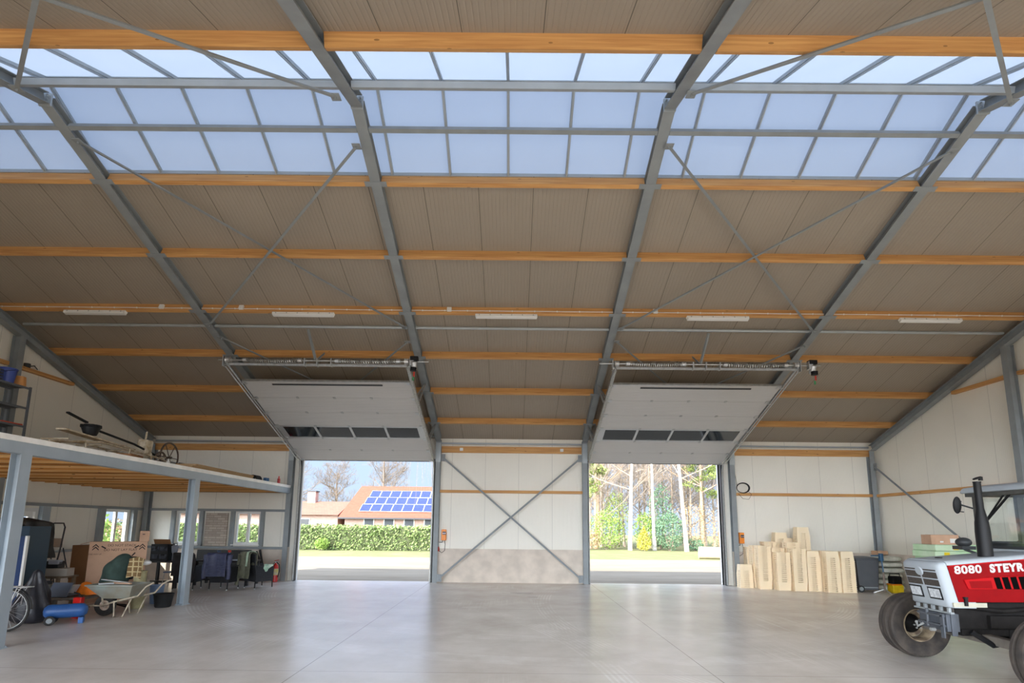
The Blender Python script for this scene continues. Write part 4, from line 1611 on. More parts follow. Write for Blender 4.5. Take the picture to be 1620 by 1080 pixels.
table('wooden bench behind the wheelbarrow carrying long pale boxes', (-10.35, 12.2, 0), 0.9, 0.55, 0.66, mat('old_bench', '#7d6a55', 0.8, vary=0.2, scale=6), 0.06)
# red hand pump can
t = thing('canister', 'upright red canister with a black hand lever in front of the bench', 'canister', (-8.44, 10.72, 0))
MB().box((0, 0, 0.2), (0.16, 0.11, 0.40)).build('body', M_red, t, bevel=0.02)
MB().tube([(0.0, 0, 0.4), (0.0, 0, 0.46), (-0.11, 0, 0.49)], 0.013, 8).build('lever', M_black, t)
MB().lathe([(0.03, 0.39), (0.03, 0.42)], 10, (0.04, 0, 0)).build('cap', M_black, t)
m = MB()


def obag(u, v):
    a = v * math.pi
    x = -9.01 + 0.5 * u
    return (x, 11.40 - math.cos(a) * 0.14 * (1 - 0.3 * abs(u - 0.5)), 0.366 + math.sin(a) * (0.17 + 0.08 * math.sin(u * 5.0)) * min(1, 8 * u, 8 * (1 - u)) ** 0.5)


m.sheet(cloth(obag, 18, 12, 0.035, 6, 3), 20, 12)
tag(m.build('orange_bag', mat('orange_nylon', '#e8791c', 0.6, vary=0.15, scale=8), local=True, smooth=70), 'limp bright orange bag lying on the low workbench', 'bag')
m = MB().box((0, 0, 0.09), (0.62, 0.3, 0.18))
tag(m.build('white_box', M_white, loc=(-9.35, 11.43, 0.362), rz=R(6), bevel=0.006), 'flat white box with a blue end on the low workbench', 'box')
m = MB().box((0, 0, 0.085), (0.7, 0.25, 0.17))
tag(m.build('long_carton', mat('grey_card', '#b9b1a5', 0.8), loc=(-10.2, 12.12, 0.662), rz=R(8), bevel=0.004), 'long pale grey carton on the wooden bench', 'carton')
t = thing('printer', 'small grey and black printer on top of the long carton', 'printer', (-10.25, 12.12, 0.835), R(8))
MB().box((0, 0, 0.075), (0.4, 0.22, 0.15)).build('body', M_dark, t, bevel=0.015)
MB().box((0.1, -0.06, 0.13), (0.2, 0.16, 0.09)).build('front_cover', mat('silver_plastic', '#b4b9c4', 0.35), t, bevel=0.01)

# step ladder
t = thing('step_ladder', 'old dark step ladder with grey treads against the left end wall', 'ladder', (-11.5, 13.55, 0))
m = MB()
m.tube([(-0.22, -0.28, 0), (-0.19, -0.02, 1.1), (-0.18, 0.06, 1.72), (-0.12, 0.075, 1.82), (0.12, 0.075, 1.82), (0.18, 0.06, 1.72), (0.19, -0.02, 1.1), (0.22, -0.28, 0)], 0.018, 8)
m.build('rails', mat('rusty_brown', '#3b2f2c', 0.7, vary=0.3, scale=16), t, smooth=True)
for k in range(5):
    z = 0.22 + 0.23 * k
    MB().box((0, -0.235 + 0.055 * k, z), (0.36, 0.12, 0.025)).build('tread', M_galv, t)
MB().box((0, 0.05, 1.33), (0.34, 0.02, 0.22)).build('top_plate', mat('old_ply', '#8a7058', 0.8), t)
for s in (-1, 1):
    MB().tube([(s * 0.17, 0.1, 1.2), (s * 0.21, 0.5, 0)], 0.014, 6).build('rear_leg', M_dark, t)
m = MB().box((0, 0, 0.11), (0.2, 0.14, 0.16))
tag(m.build('wooden_block', M_card_d, loc=(-11.5, 13.32, 0.462 - 0.01)), 'small brown carton resting on a tread of the step ladder', 'carton')

# big carton
t = thing('carton', 'large upright brown carton with printed arrows behind the wheelbarrow', 'carton', (-9.42, 12.98, 0), R(34))
MB().box((0, 0, 0.70), (1.12, 0.30, 1.40)).build('body', M_card, t)
MB().box((-0.62, 0.06, 1.37), (0.24, 0.26, 0.012), rot3(0, R(-14), 0)).build('flap', M_card, t)
M_ink = mat('black_ink', '#2a2320', 0.8)
FR = (R(90), 0, 0)
text_mesh('DO NOT STACK', 0.075, M_ink, 'lettering', t, (0.06, -0.152, 1.29), FR, 0.001, align='CENTER')
text_mesh('DO NOT LAY FLAT', 0.075, M_ink, 'lettering', t, (0.04, -0.152, 1.185), FR, 0.001, align='CENTER')
text_mesh('THIS WAY UP', 0.04, M_ink, 'lettering', t, (-0.44, -0.152, 1.10), FR, 0.001, align='CENTER')
for x in (-0.44, 0.46):
    m = MB()
    for z in (1.20, 1.26):
        m.prism([(x - 0.06, z), (x, z + 0.06), (x + 0.06, z), (x + 0.06, z + 0.025), (x, z + 0.09), (x - 0.06, z + 0.025)], -0.1545, -0.1505)
    m.build('arrow_mark', M_ink, t)
for x, a, z in ((-0.29, -32, 1.27), (0.35, 32, 1.28), (0.30, 52, 1.10)):
    MB().box((x, -0.1525, z), (0.1, 0.004, 0.028), rot3(0, R(-a), 0)).build('stripe_mark', M_ink, t)
m = MB().box((0, 0, 0.65), (0.42, 0.5, 1.30))
tag(m.build('carton', M_card_d, loc=(-10.4, 13.3, 0), bevel=0.004), 'dark brown tall carton behind the left edge of the printed carton', 'carton')
t = thing('carton', 'small sunlit orange-brown carton standing on the large printed carton', 'carton', (-9.0, 13.22, 1.404), R(34))
MB().box((0, 0, 0.125), (0.2, 0.2, 0.25)).build('body', M_card, t)
MB().box((-0.02, -0.102, 0.17), (0.05, 0.004, 0.02)).build('hand_hole', M_dark, t)

# wheelbarrow
M_wbar = mat('worn_zinc', '#98a09a', 0.55, 0.3, second='#8e8878', scale=3.2)
M_wbf = mat('worn_tube', '#a89c88', 0.6, vary=0.25, scale=12)
t = thing('wheelbarrow', 'rusty zinc wheelbarrow with a black tyre heaped with tools', 'wheelbarrow', (-7.86, 11.05, 0), R(3))
m = MB()
tp = [(-0.50, -0.32, 0.62), (0.40, -0.32, 0.62), (0.40, 0.32, 0.62), (-0.50, 0.32, 0.62)]
bt = [(-0.22, -0.2, 0.36), (0.30, -0.22, 0.36), (0.30, 0.22, 0.36), (-0.22, 0.2, 0.36)]
ins = [(x * 0.985, y * 0.97, z) for x, y, z in tp]
inb = [(x * 0.97, y * 0.95, z + 0.012) for x, y, z in bt]
m.add(tp + bt + ins + inb, [(0, 4, 5, 1), (1, 5, 6, 2), (2, 6, 7, 3), (3, 7, 4, 0), (4, 7, 6, 5), (8, 9, 13, 12), (9, 10, 14, 13), (10, 11, 15, 14), (11, 8, 12, 15), (12, 13, 14, 15), (0, 1, 9, 8), (1, 2, 10, 9), (2, 3, 11, 10), (3, 0, 8, 11)])
m.build('tray', M_wbar, t)
MB().tube(tp, 0.014, 6, closed=True).build('rim', M_wbar, t)
w = MB()
w.lathe([(0.10, -0.035), (0.15, -0.05), (0.19, -0.045), (0.205, -0.02), (0.205, 0.02), (0.19, 0.045), (0.15, 0.05), (0.10, 0.035)], 24, (-0.28, -0.0, 0.205), AXY, closed=True)
w = w.build('wheel', M_tyre, t, smooth=True)
MB().lathe([(0.03, -0.05), (0.06, -0.02), (0.11, -0.03), (0.11, 0.03), (0.06, 0.02), (0.03, 0.05)], 18, (-0.28, 0, 0.205), AXY).build('rim', mat('pale_rim', '#c9bcae', 0.5, second='#a5836a', scale=9), w, smooth=True)
for s in (-1, 1):
    MB().tube([(-0.58, s * 0.09, 0.205), (-0.28, s * 0.11, 0.21), (0.1, s * 0.24, 0.32), (0.5, s * 0.27, 0.42), (0.64, s * 0.28, 0.60), (0.78, s * 0.28, 0.68)], 0.017, 8).build('handle', M_wbf, t, smooth=True)
    MB().tube([(0.02, s * 0.22, 0.32), (0.06, s * 0.24, 0.02), (0.22, s * 0.24, 0.02), (0.36, s * 0.24, 0.36)], 0.014, 8).build('leg', M_wbf, t, smooth=True)
    MB().beam((-0.28, s * 0.075, 0.19), (-0.25, s * 0.2, 0.5), 0.03, 0.01).build('stay', M_wbf, t)
MB().tube([(-0.28, -0.12, 0.205), (-0.28, 0.12, 0.205)], 0.014, 8).build('axle', M_wbf, t)
g = random.Random(12)
heap = [('hand_saw', 'pale steel saw blade on top of the wheelbarrow load', M_galv, (-7.95, 10.98, 0.69), (0.5, 0.09, 0.012), (0, 8, 12)),
        ('spanner', 'grey spanner lying at the left end of the wheelbarrow load', M_cast, (-8.15, 11.0, 0.63), (0.25, 0.05, 0.03), (0, 0, 40)),
        ('wooden_stick', 'yellow wooden stick in the middle of the wheelbarrow load', M_card, (-7.9, 11.1, 0.632), (0.45, 0.04, 0.03), (0, 0, -14)),
        ('metal_case', 'black metal case inside the wheelbarrow', M_dark, (-7.84, 11.05, 0.47), (0.32, 0.24, 0.16), (0, 0, 4))]
for nm, lb, mt, loc, sz, ro in heap:
    m = MB().box((0, 0, 0), sz, rot3(*[R(a) for a in ro]))
    tag(m.build(nm, mt, loc=loc, bevel=0.004), lb, nm.replace('_', ' '))

# dark green work jacket over an office chair behind the barrow
M_gjack = mat('dark_green_cloth', '#33463f', 0.85, vary=0.25, scale=6)
t = thing('office_chair', 'black office chair with a tilted seat behind the wheelbarrow', 'chair', (-8.62, 11.95, 0))
MB().box((0, 0, 0.47), (0.46, 0.42, 0.08)).build('seat', M_black, t, bevel=0.03)
MB().box((-0.02, 0.22, 0.85), (0.44, 0.05, 0.5), rot3(R(-8), 0, 0)).build('backrest', M_black, t, bevel=0.02)
MB().tube([(0, 0, 0.43), (0, 0, 0.1)], 0.03, 8).build('column', M_black, t)
for k in range(5):
    a = k * 1.2566
    MB().beam((0, 0, 0.1), (0.26 * math.cos(a), 0.26 * math.sin(a), 0.04), 0.04, 0.03).build('leg', M_black, t)
m = MB()


def jk(u, v):
    a = u * 2 * math.pi
    th = 0.08 + v * 2.1
    r = math.sin(th) ** 0.8 if th < 1.57 else 1.0 + 0.1 * (th - 1.57)
    z = 1.16 - 0.28 * (1 - math.cos(min(th, 1.57))) - max(0, th - 1.57) * 0.52
    lean = (1.2 - z) * -0.28
    return (-8.57 + lean + r * 0.23 * math.cos(a), 12.0 + r * 0.24 * math.sin(a), z)


m.sheet(cloth(jk, 34, 18, 0.05, 4.2, 1), 36, 18, 0.008)
for v_ in m.v:
    v_.z = max(v_.z, 0.53)
tag(m.build('work_jacket', M_gjack, local=True, smooth=70), 'dark green work jacket slung over the office chair', 'jacket')
t = thing('golf_bag', 'pale khaki bag with a brown plaid flap right of the green jacket', 'bag', (-8.16, 12.0, 0))
MB().lathe([(0.11, 0), (0.13, 0.05), (0.12, 0.75), (0.13, 0.8), (0.10, 0.81)], 16).build('body', mat('khaki_canvas', '#a39c78', 0.85, vary=0.15, scale=8), t, smooth=True)
m = MB()
m.sheet(cloth(lambda u, v: (-0.17 + 0.32 * u - 0.05 * v, -0.15 + 0.05 * math.sin(u * 3), 1.12 - 0.42 * v - 0.1 * abs(u - 0.4)), 10, 10, 0.02, 6, 4), 10, 10, 0.02)
M_plaid = bpy.data.materials.new('brown_plaid')
M_plaid.use_nodes = True
_b = M_plaid.node_tree.nodes['Principled BSDF']
_b.inputs['Roughness'].default_value = 0.9
_tc = M_plaid.node_tree.nodes.new('ShaderNodeTexCoord')
_sp = M_plaid.node_tree.nodes.new('ShaderNodeSeparateXYZ')
M_plaid.node_tree.links.new(_tc.outputs['Object'], _sp.inputs[0])
_a = math_node(M_plaid.node_tree, 'LESS_THAN', math_node(M_plaid.node_tree, 'FRACT', math_node(M_plaid.node_tree, 'MULTIPLY', _sp.outputs['X'], 9.0)), 0.22)
_c = math_node(M_plaid.node_tree, 'LESS_THAN', math_node(M_plaid.node_tree, 'FRACT', math_node(M_plaid.node_tree, 'MULTIPLY', _sp.outputs['Z'], 9.0)), 0.22)
_mx = M_plaid.node_tree.nodes.new('ShaderNodeMix')
_mx.data_type = 'RGBA'
_mx.inputs['A'].default_value = lin('#7d6340')
_mx.inputs['B'].default_value = lin('#c3b184')
M_plaid.node_tree.links.new(math_node(M_plaid.node_tree, 'MAXIMUM', _a, _c), _mx.inputs['Factor'])
M_plaid.node_tree.links.new(_mx.outputs['Result'], _b.inputs['Base Color'])
m.build('plaid_flap', M_plaid, t, smooth=70)
MB().ell((0.05, 0.02, 0.98), (0.14, 0.1, 0.06)).build('white_pouch', M_white, t, smooth=True)
t = thing('mortar_bucket', 'black rubber mortar bucket on the floor by the wheelbarrow handles', 'bucket', (-7.74, 12.22, 0))
MB().lathe([(0.0, 0.01), (0.145, 0), (0.16, 0.02), (0.195, 0.27), (0.21, 0.29), (0.195, 0.295), (0.15, 0.03), (0.0, 0.03)], 24).build('shell', M_rubber, t, smooth=True)
t = thing('waste_bin', 'blue-grey plastic bin just behind the black mortar bucket', 'bin', (-8.25, 12.75, 0))
MB().lathe([(0.0, 0.01), (0.12, 0), (0.15, 0.40), (0.155, 0.42), (0.14, 0.42), (0.11, 0.03), (0.0, 0.03)], 20).build('shell', mat('blue_grey_plastic', '#6b7f9c', 0.4), t, smooth=True)
m = MB().box((0, 0, 0.17), (0.22, 0.24, 0.34))
tag(m.build('carton', M_card_d, loc=(-8.62, 12.6, 0), rz=R(12)), 'small brown carton on the floor left of the blue-grey bin', 'carton')

# ------------------------------------------------------------------ on the mezzanine
ZM = 3.103
M_rack = mat('rack_grey', '#6c7076', 0.5, 0.2)
t = thing('storage_rack', 'grey metal storage rack on the mezzanine against the left end wall', 'rack', (-11.72, 11.35, ZM))
for x in (-0.22, 0.22):
    for y in (-0.95, 0.95):
        MB().box((x, y, 0.96), (0.04, 0.04, 1.92)).build('upright', M_rack, t)
for z in (0.15, 0.98, 1.42, 1.9):
    m = MB()
    m.box((0, 0, z), (0.44, 1.9, 0.012))
    m.box((0.22, 0, z - 0.02), (0.012, 1.9, 0.05))
    m.box((-0.22, 0, z - 0.02), (0.012, 1.9, 0.05))
    m.build('shelf', M_rack, t)
ZT = ZM + 1.908
t = thing('plastic_tub', 'blue plastic bucket on the top shelf of the storage rack', 'bucket', (-11.62, 11.82, ZT))
MB().lathe([(0.0, 0.01), (0.12, 0), (0.16, 0.30), (0.175, 0.31), (0.175, 0.33), (0.15, 0.33), (0.11, 0.03), (0, 0.03)], 20).build('shell', mat('blue_plastic', '#3f56a8', 0.4), t, smooth=True)
MB().tube([(-0.165, 0, 0.30), (-0.12, -0.12, 0.25), (0, -0.17, 0.22), (0.12, -0.12, 0.25), (0.165, 0, 0.30)], 0.006, 5).build('handle', M_black, t)
t = thing('plastic_tub', 'small orange tub beside the blue bucket on the storage rack', 'tub', (-11.6, 12.12, ZT))
MB().lathe([(0.0, 0.0), (0.12, 0), (0.10, 0.22), (0.07, 0.23), (0.0, 0.23)], 14).build('shell', mat('peach_plastic', '#d99a5a', 0.5), t, smooth=True)
t = thing('wire_basket', 'dark wire basket left of the blue bucket on the storage rack', 'basket', (-11.65, 11.42, ZT))
for k in range(4):
    z = 0.02 + k * 0.07
    MB().tube([(-0.16, -0.16, z), (0.16, -0.16, z), (0.16, 0.16, z), (-0.16, 0.16, z)], 0.008, 4, closed=True).build('hoop', M_dark, t)
m = MB()
for k in range(10):
    for a, b in (((-0.16 + k * 0.0355, -0.16), 0), ((-0.16 + k * 0.0355, 0.16), 0), ((-0.16, -0.16 + k * 0.0355), 0), ((0.16, -0.16 + k * 0.0355), 0)):
        m.tube([(a[0], a[1], 0.01), (a[0], a[1], 0.24)], 0.006, 4)
m.build('wires', M_dark, t)
m = MB()
m.box((0, 0, 0.016), (0.08, 0.42, 0.03))
m.box((0, 0.22, 0.016), (0.12, 0.08, 0.032))
tag(m.build('orange_tool', mat('red_orange', '#d9482a', 0.5), loc=(-11.58, 12.0, ZM + 0.988)), 'flat red-orange tool on the lower shelf of the storage rack', 'tool')
m = MB().box((0, 0, 0.016), (0.06, 0.3, 0.03))
tag(m.build('red_tool', M_redp, loc=(-11.58, 11.3, ZM + 1.426)), 'thin red tool on the middle shelf of the storage rack', 'tool')
t = thing('electric_reel', 'small black cable reel on the high timber rail of the left end wall', 'reel', (-12.33, 13.0, 5.725))
MB().lathe([(0.03, 0.0), (0.07, 0.0), (0.07, 0.1), (0.03, 0.1)], 14, (0, 0, 0.0)).build('drum', M_dark, t, smooth=True)
MB().tube([(0, 0.07, 0.05), (0, 0.2, 0.1), (0, 0.3, 0.03)], 0.012, 6).build('cord', M_dark, t)

# old cream machine with black seat and iron wheel
M_cream = mat('cream_paint', '#cbbfa8', 0.6, second='#9c8a6c', scale=9)
M_iron = mat('old_iron', '#5a4c40', 0.7, vary=0.3, scale=12)
t = thing('seed_drill', 'old cream steel seed drill with a black seat and iron wheel on the mezzanine', 'farm machine', (-8.55, 11.6, ZM))
for x in (-0.25, 0.25):
    m = MB()
    m.tube([(x, -2.2, 0.20), (x, -1.0, 0.36), (x * 0.9, 0.9, 0.26), (x, 1.3, 0.14)], 0.022, 8)
    m.build('rail', M_cream, t, smooth=True)
    for y in (-1.4, -0.2, 0.5):
        MB().tube([(x, y, 0.34), (x, y + 0.06, 0.0)], 0.018, 6).build('leg', M_cream, t)
for y in (-1.8, -1.0, -0.2, 0.5, 1.0):
    MB().tube([(-0.26, y, 0.30), (0.26, y, 0.30)], 0.014, 6).build('crossbar', M_cream, t)
m = MB()
m.box((0, -0.75, 0.44), (0.2, 1.9, 0.03), rot3(R(-4), 0, 0))
m.build('chain_guide', M_cream, t)
m = MB()
m.tube([(0.05, -0.9, 0.62), (0.05, 0.2, 0.50), (0.08, 1.1, 0.30)], 0.025, 8)
m.build('draw_bar', M_black, t)
m = MB()
m.lathe([(0.0, 0.5), (0.11, 0.5), (0.17, 0.66), (0.165, 0.68), (0.10, 0.53), (0.0, 0.53)], 14, (0, -1.0, 0), None)
m.build('hopper', M_black, t, smooth=True)
MB().box((0.05, -1.42, 0.78), (0.06, 0.5, 0.03), rot3(R(-12), 0, 0)).build('seat_spring', M_black, t)
m = MB()
for k in range(5):
    m.tube([(0.17 * math.cos(a) * 1.0, -1.0 + 0.17 * math.sin(a), 0.68 + 0.02 * math.sin(a * 2 + k)) for a in [q * 6.2832 / 16 for q in range(16)]], 0.012, 5, closed=True)
m.build('rope', M_black, t)
b = MB().box((0, 0.62, 0.50), (0.24, 0.22, 0.34), rot3(0, R(6), 0)).build('gear_box', M_cream, t, bevel=0.03)
MB().tube([(0, 0.62, 0.65), (0, 0.64, 0.86)], 0.02, 8).build('lever', M_cream, b)
for y, r, x in ((1.35, 0.34, 0.12), (0.95, 0.2, 0.18)):
    w = MB().tube([(x, y + r * math.cos(q / 24 * 6.2832), 0.024 + r + r * math.sin(q / 24 * 6.2832)) for q in range(24)], 0.022, 6, closed=True).build('wheel', M_iron, t, smooth=True)
    m = MB()
    for k in range(6):
        a = k / 6 * 6.2832
        m.tube([(x, y, r), (x, y + r * math.cos(a), r + r * math.sin(a))], 0.01, 5)
    m.tube([(x - 0.06, y, r), (x + 0.06, y, r)], 0.03, 8)
    m.build('spokes', M_iron, w)
m = MB().box((0, 0, 0.09), (0.28, 0.5, 0.16))
tag(m.build('wooden_box', M_card_d, loc=(-8.05, 11.1, ZM), rz=R(10)), 'low brown wooden box between the legs of the seed drill', 'box')
t = thing('white_can', 'small white can at the mezzanine edge by the iron wheel', 'can', (-7.75, 11.9, ZM))
MB().lathe([(0.0, 0), (0.04, 0), (0.04, 0.12), (0.015, 0.15), (0.015, 0.19), (0, 0.19)], 12).build('body', M_white, t, smooth=True)
# boards and pipes towards the back
for k in range(4):
    m = MB().box((0, 0, 0.022), (0.5, 3.0, 0.042), rot3(0, 0, R(-2 + k)))
    tag(m.build('chipboard_plank', M_deck, loc=(-7.85 - 0.02 * k, 13.9 + 0.12 * k, ZM + 0.002 + 0.0445 * k)), ['lowest chipboard strip of the stack at the mezzanine edge', 'second chipboard strip from the bottom of the stack at the mezzanine edge', 'third chipboard strip from the bottom of the stack at the mezzanine edge', 'topmost chipboard strip of the stack at the mezzanine edge'][k], 'board', 'chipboard strips')
PIPES = [(-8.36, 13.25, 17.2, 0.03, 'dark steel tube nearest the mezzanine edge', M_dark), (-8.5, 13.4, 17.4, 0.035, 'grey steel tube in the middle of the mezzanine tubes', M_galv),
         (-8.62, 13.0, 17.6, 0.045, 'thick grey tube at the back of the mezzanine tubes', M_steel_l), (-8.8, 14.0, 17.7, 0.03, 'pale tube farthest from the mezzanine edge', M_white)]
for k, y in enumerate((13.6, 15.4, 17.0)):
    m = MB().box((0, 0, 0.1), (0.8, 0.1, 0.2))
    tag(m.build('timber_bearer', M_card_d, loc=(-8.63, y, ZM)), ['timber bearer under the front ends of the mezzanine tubes', 'timber bearer under the middle of the mezzanine tubes', 'timber bearer under the gate ends of the mezzanine tubes'][k], 'timber block', 'tube bearers')
for x, y0, y1, r, lb, mt in PIPES:
    m = MB().tube([(x, y0, ZM + 0.201 + r), (x + 0.15, y1, ZM + 0.201 + r)], r, 10)
    tag(m.build('steel_tube', mt, smooth=True, local=True), lb, 'tube', 'tubes on the mezzanine')
m = MB().lathe([(0.10, 0), (0.12, 0), (0.12, 0.35), (0.10, 0.35)], 16, (0, 0, 0.12), AXY, closed=True)
tag(m.build('drain_pipe', M_rubber, loc=(-7.9, 16.15, ZM), smooth=True), 'short black drain pipe at the mezzanine edge', 'pipe')
t = thing('bench_vice', 'blue bench vice lying near the gate end of the mezzanine', 'vice', (-7.85, 16.95, ZM))
MB().box((0, 0, 0.04), (0.16, 0.2, 0.08)).build('base', mat('vice_blue', '#3f6f9c', 0.4), t, bevel=0.01)
MB().box((0, 0.05, 0.14), (0.1, 0.08, 0.14)).build('jaw', MATS['vice_blue'], t, bevel=0.01)
MB().box((0, -0.09, 0.14), (0.1, 0.05, 0.14)).build('jaw', MATS['vice_blue'], t, bevel=0.01)
MB().tube([(0, -0.2, 0.1), (0, 0.1, 0.1)], 0.015, 8).build('screw', M_galv, t)
t = thing('bottle_jack', 'red bottle jack at the gate end of the mezzanine', 'jack', (-7.72, 17.55, ZM))
MB().box((0, 0, 0.02), (0.14, 0.14, 0.04)).build('base', M_red, t)
MB().lathe([(0.045, 0.04), (0.045, 0.24), (0.02, 0.25), (0.02, 0.32), (0, 0.32)], 12).build('cylinder', M_red, t, smooth=True)
t = thing('garden_shears', 'orange-handled shears beside the red bottle jack', 'shears', (-7.75, 17.22, ZM))
for s in (-1, 1):
    MB().tube([(s * 0.03, -0.12, 0.02), (s * 0.02, 0, 0.02)], 0.014, 6).build('handle', M_orange, t)
    MB().beam((s * 0.01, 0, 0.02), (-s * 0.02, 0.14, 0.02), 0.02, 0.008).build('blade', M_galv, t)

# ------------------------------------------------------------------ cream plastic crates nested in stacks
M_crate = mat('cream_plastic', '#fbe7c4', 0.5, vary=0.02, scale=3)
CW, CD, CH, TP, PITCH = 0.425, 0.305, 0.31, 0.025, 0.060


def crate_mesh(rows):
    """Tapered crate; rows = heights of the slot rows, spaced one nesting pitch apart so that stacked slots line up."""
    mb = MB()

    def ring(z, ins=0.0):
        k = TP * (1 - z / CH) + ins
        return CW / 2 - 0.008 - k, CD / 2 - 0.008 - k
    zs = [0.0]
    for r in rows:
        zs += [r, r + 0.018]
    zs.append(CH)
    for ins, flip in ((0.0, False), (0.003, True)):
        def quad(p, f=flip):
            mb.add(p, [(3, 2, 1, 0) if f else (0, 1, 2, 3)])
        for i, (z0, z1) in enumerate(zip(zs, zs[1:])):
            slot = i % 2 == 1
            a0, b0 = ring(z0, ins)
            a1, b1 = ring(z1, ins)
            for side in range(4):
                def P(t, z, a, b):
                    return [(t * a, -b, z), (a, t * b, z), (-t * a, b, z), (-a, -t * b, z)][side]
                for t0, t1 in ([(-1, -0.42), (0.42, 1)] if slot else [(-1, 1)]):
                    quad([P(t0, z0, a0, b0), P(t1, z0, a0, b0), P(t1, z1, a1, b1), P(t0, z1, a1, b1)])
        a, b = ring(0.0, ins)
        z = 0.0 if not flip else 0.004
        mb.add([(-a, -b, z), (a, -b, z), (a, b, z), (-a, b, z)], [(0, 1, 2, 3) if flip else (3, 2, 1, 0)])
    a, b = ring(CH)
    for x0, x1, y0, y1 in ((-a - 0.008, a + 0.008, -b - 0.008, -b), (-a - 0.008, a + 0.008, b, b + 0.008), (-a - 0.008, -a, -b, b), (a, a + 0.008, -b, b)):
        mb.box2((x0, y0, CH - 0.016), (x1, y1, CH))
    return mb


ORD = ['lowest', '2nd', '3rd', '4th', '5th', '6th', '7th', '8th', '9th', '10th', '11th', '12th', '13th', '14th', '15th', '16th', '17th', '18th', '19th', '20th', '21st', '22nd', '23rd', '24th', '25th', '26th', '27th', '28th', '29th', '30th']
STACKS = [
    (7.32, 17.28, 8, 'down', 'short stack against the right gate post'),
    (7.72, 17.61, 17, 'up', 'rearmost stack of the first tall row'),
    (7.755, 17.295, 18, 'up', 'middle stack of the first tall row'),
    (7.79, 16.98, 18, 'up', 'front stack of the first tall row'),
    (8.225, 16.68, 15, 'up', 'front stack of the second row'),
    (8.225, 17.0, 17, 'up', 'stack just behind the second row front'),
    (8.20, 17.42, 20, 'up', 'rear stack behind the second row'),
    (8.655, 16.56, 17, 'up', 'front stack of the third row'),
    (8.66, 16.90, 20, 'up', 'stack just behind the third row front'),
    (8.635, 17.55, 25, 'down', 'second tallest stack at the wall'),
    (9.065, 17.66, 22, 'down', 'slim stack squeezed between the two tallest'),
    (9.20, 17.25, 28, 'down', 'tallest stack of all'),
    (9.085, 16.57, 16, 'down', 'front stack of the fourth row'),
    (9.515, 16.29, 16, 'down', 'second front stack from the bin'),
    (9.515, 16.62, 16, 'down', 'stack behind the second front stack from the bin'),
    (9.945, 16.27, 16, 'down', 'front stack nearest the bin'),
]
crates = {}
for x, y, n, style, desc in STACKS:
    for k in range(n):
        kind = 'full' if style == 'up' and k else ('base' if style == 'up' else ('half' if k == n - 1 else 'full'))
        if kind not in crates:
            rows = {'full': (0.018, 0.078, 0.138, 0.198, 0.258), 'base': (0.258,), 'half': (0.198, 0.258)}[kind]
            c = crates[kind] = crate_mesh(rows).build('plastic_crate', M_crate)
        else:
            c = crates[kind].copy()
            COL.objects.link(c)
        if style == 'up':
            c.location = (x + CW / 2, y + CD / 2, k * PITCH)
            c.rotation_euler = (0, 0, 0)
        else:
            c.location = (x + CW / 2, y + CD / 2, CH + k * PITCH)
            c.rotation_euler = (math.pi, 0, 0)
        o_ = 'topmost' if k == n - 1 else (ORD[k] if k == 0 else ORD[k] + ' up')
        tag(c, 'cream crate, %s in the %s' % (o_, desc), 'crate', 'cream plastic crates')
for k in range(8):
    m = MB()
    z0 = 0
    for a, b, c_, d in ((-0.15, 0.15, -0.2, -0.188), (-0.15, 0.15, 0.188, 0.2), (-0.15, -0.138, -0.188, 0.188), (0.138, 0.15, -0.188, 0.188)):
        m.box2((a, c_, 0.015), (b, d, 0.105))
    m.box2((-0.15, -0.2, 0.0), (0.15, 0.2, 0.012))
    for sx in (-1, 1):
        for sy in (-1, 1):
            m.box((sx * 0.135, sy * 0.185, 0.0605), (0.03, 0.03, 0.121))
    o_ = m.build('shallow_tray', mat('straw_plastic', '#e0c48e', 0.55), loc=(10.27, 16.9, 0.1225 * k))
    tag(o_, 'shallow straw-coloured tray, %s, between the crates and the wheeled bin' % ('topmost' if k == 7 else ('lowest' if k == 0 else ORD[k] + ' from the floor')), 'tray', 'shallow trays by the bin')

# ------------------------------------------------------------------ wheeled bin
M_bin = mat('charcoal_plastic', '#4b4d52', 0.5, vary=0.06, scale=5)
t = thing('wheeled_bin', 'charcoal wheeled refuse bin right of the crate stacks', 'bin', (10.9, 16.75, 0), R(-6))
m = MB()
bt = [(-0.26, -0.24, 0.06), (0.28, -0.24, 0.06), (0.28, 0.24, 0.06), (-0.26, 0.24, 0.06)]
tp = [(-0.33, -0.29, 0.97), (0.33, -0.29, 0.97), (0.33, 0.29, 0.97), (-0.33, 0.29, 0.97)]
m.add(bt + tp, [(3, 2, 1, 0), (0, 1, 5, 4), (1, 2, 6, 5), (2, 3, 7, 6), (3, 0, 4, 7)])
m.build('body', M_bin, t, bevel=0.02)
MB().box((0.0, 0, 0.985), (0.72, 0.62, 0.05)).build('collar', M_bin, t, bevel=0.012)
m = MB()
m.sheet(lambda u, v: (-0.37 + 0.74 * u, -0.31 + 0.62 * v, 1.015 + 0.05 * math.sin(u * math.pi) ** 0.7 * math.sin(v * math.pi) ** 0.5), 12, 8, 0.02)
m.build('lid', M_bin, t, smooth=60)
MB().tube([(-0.36, -0.26, 0.98), (-0.43, -0.26, 1.0), (-0.43, 0.26, 1.0), (-0.36, 0.26, 0.98)], 0.018, 8).build('handle', M_bin, t, smooth=True)
for s in (-1, 1):
    w = MB().lathe([(0.03, -0.025), (0.095, -0.025), (0.10, 0), (0.095, 0.025), (0.03, 0.025)], 20, (-0.24, s * 0.275, 0.10), AXY).build('wheel', M_rubber, t, smooth=True)
    MB().lathe([(0.0, -0.027), (0.06, -0.027), (0.06, 0.027), (0, 0.027)], 16, (-0.24, s * 0.275, 0.10), AXY).build('hub', M_steel, w, smooth=True)
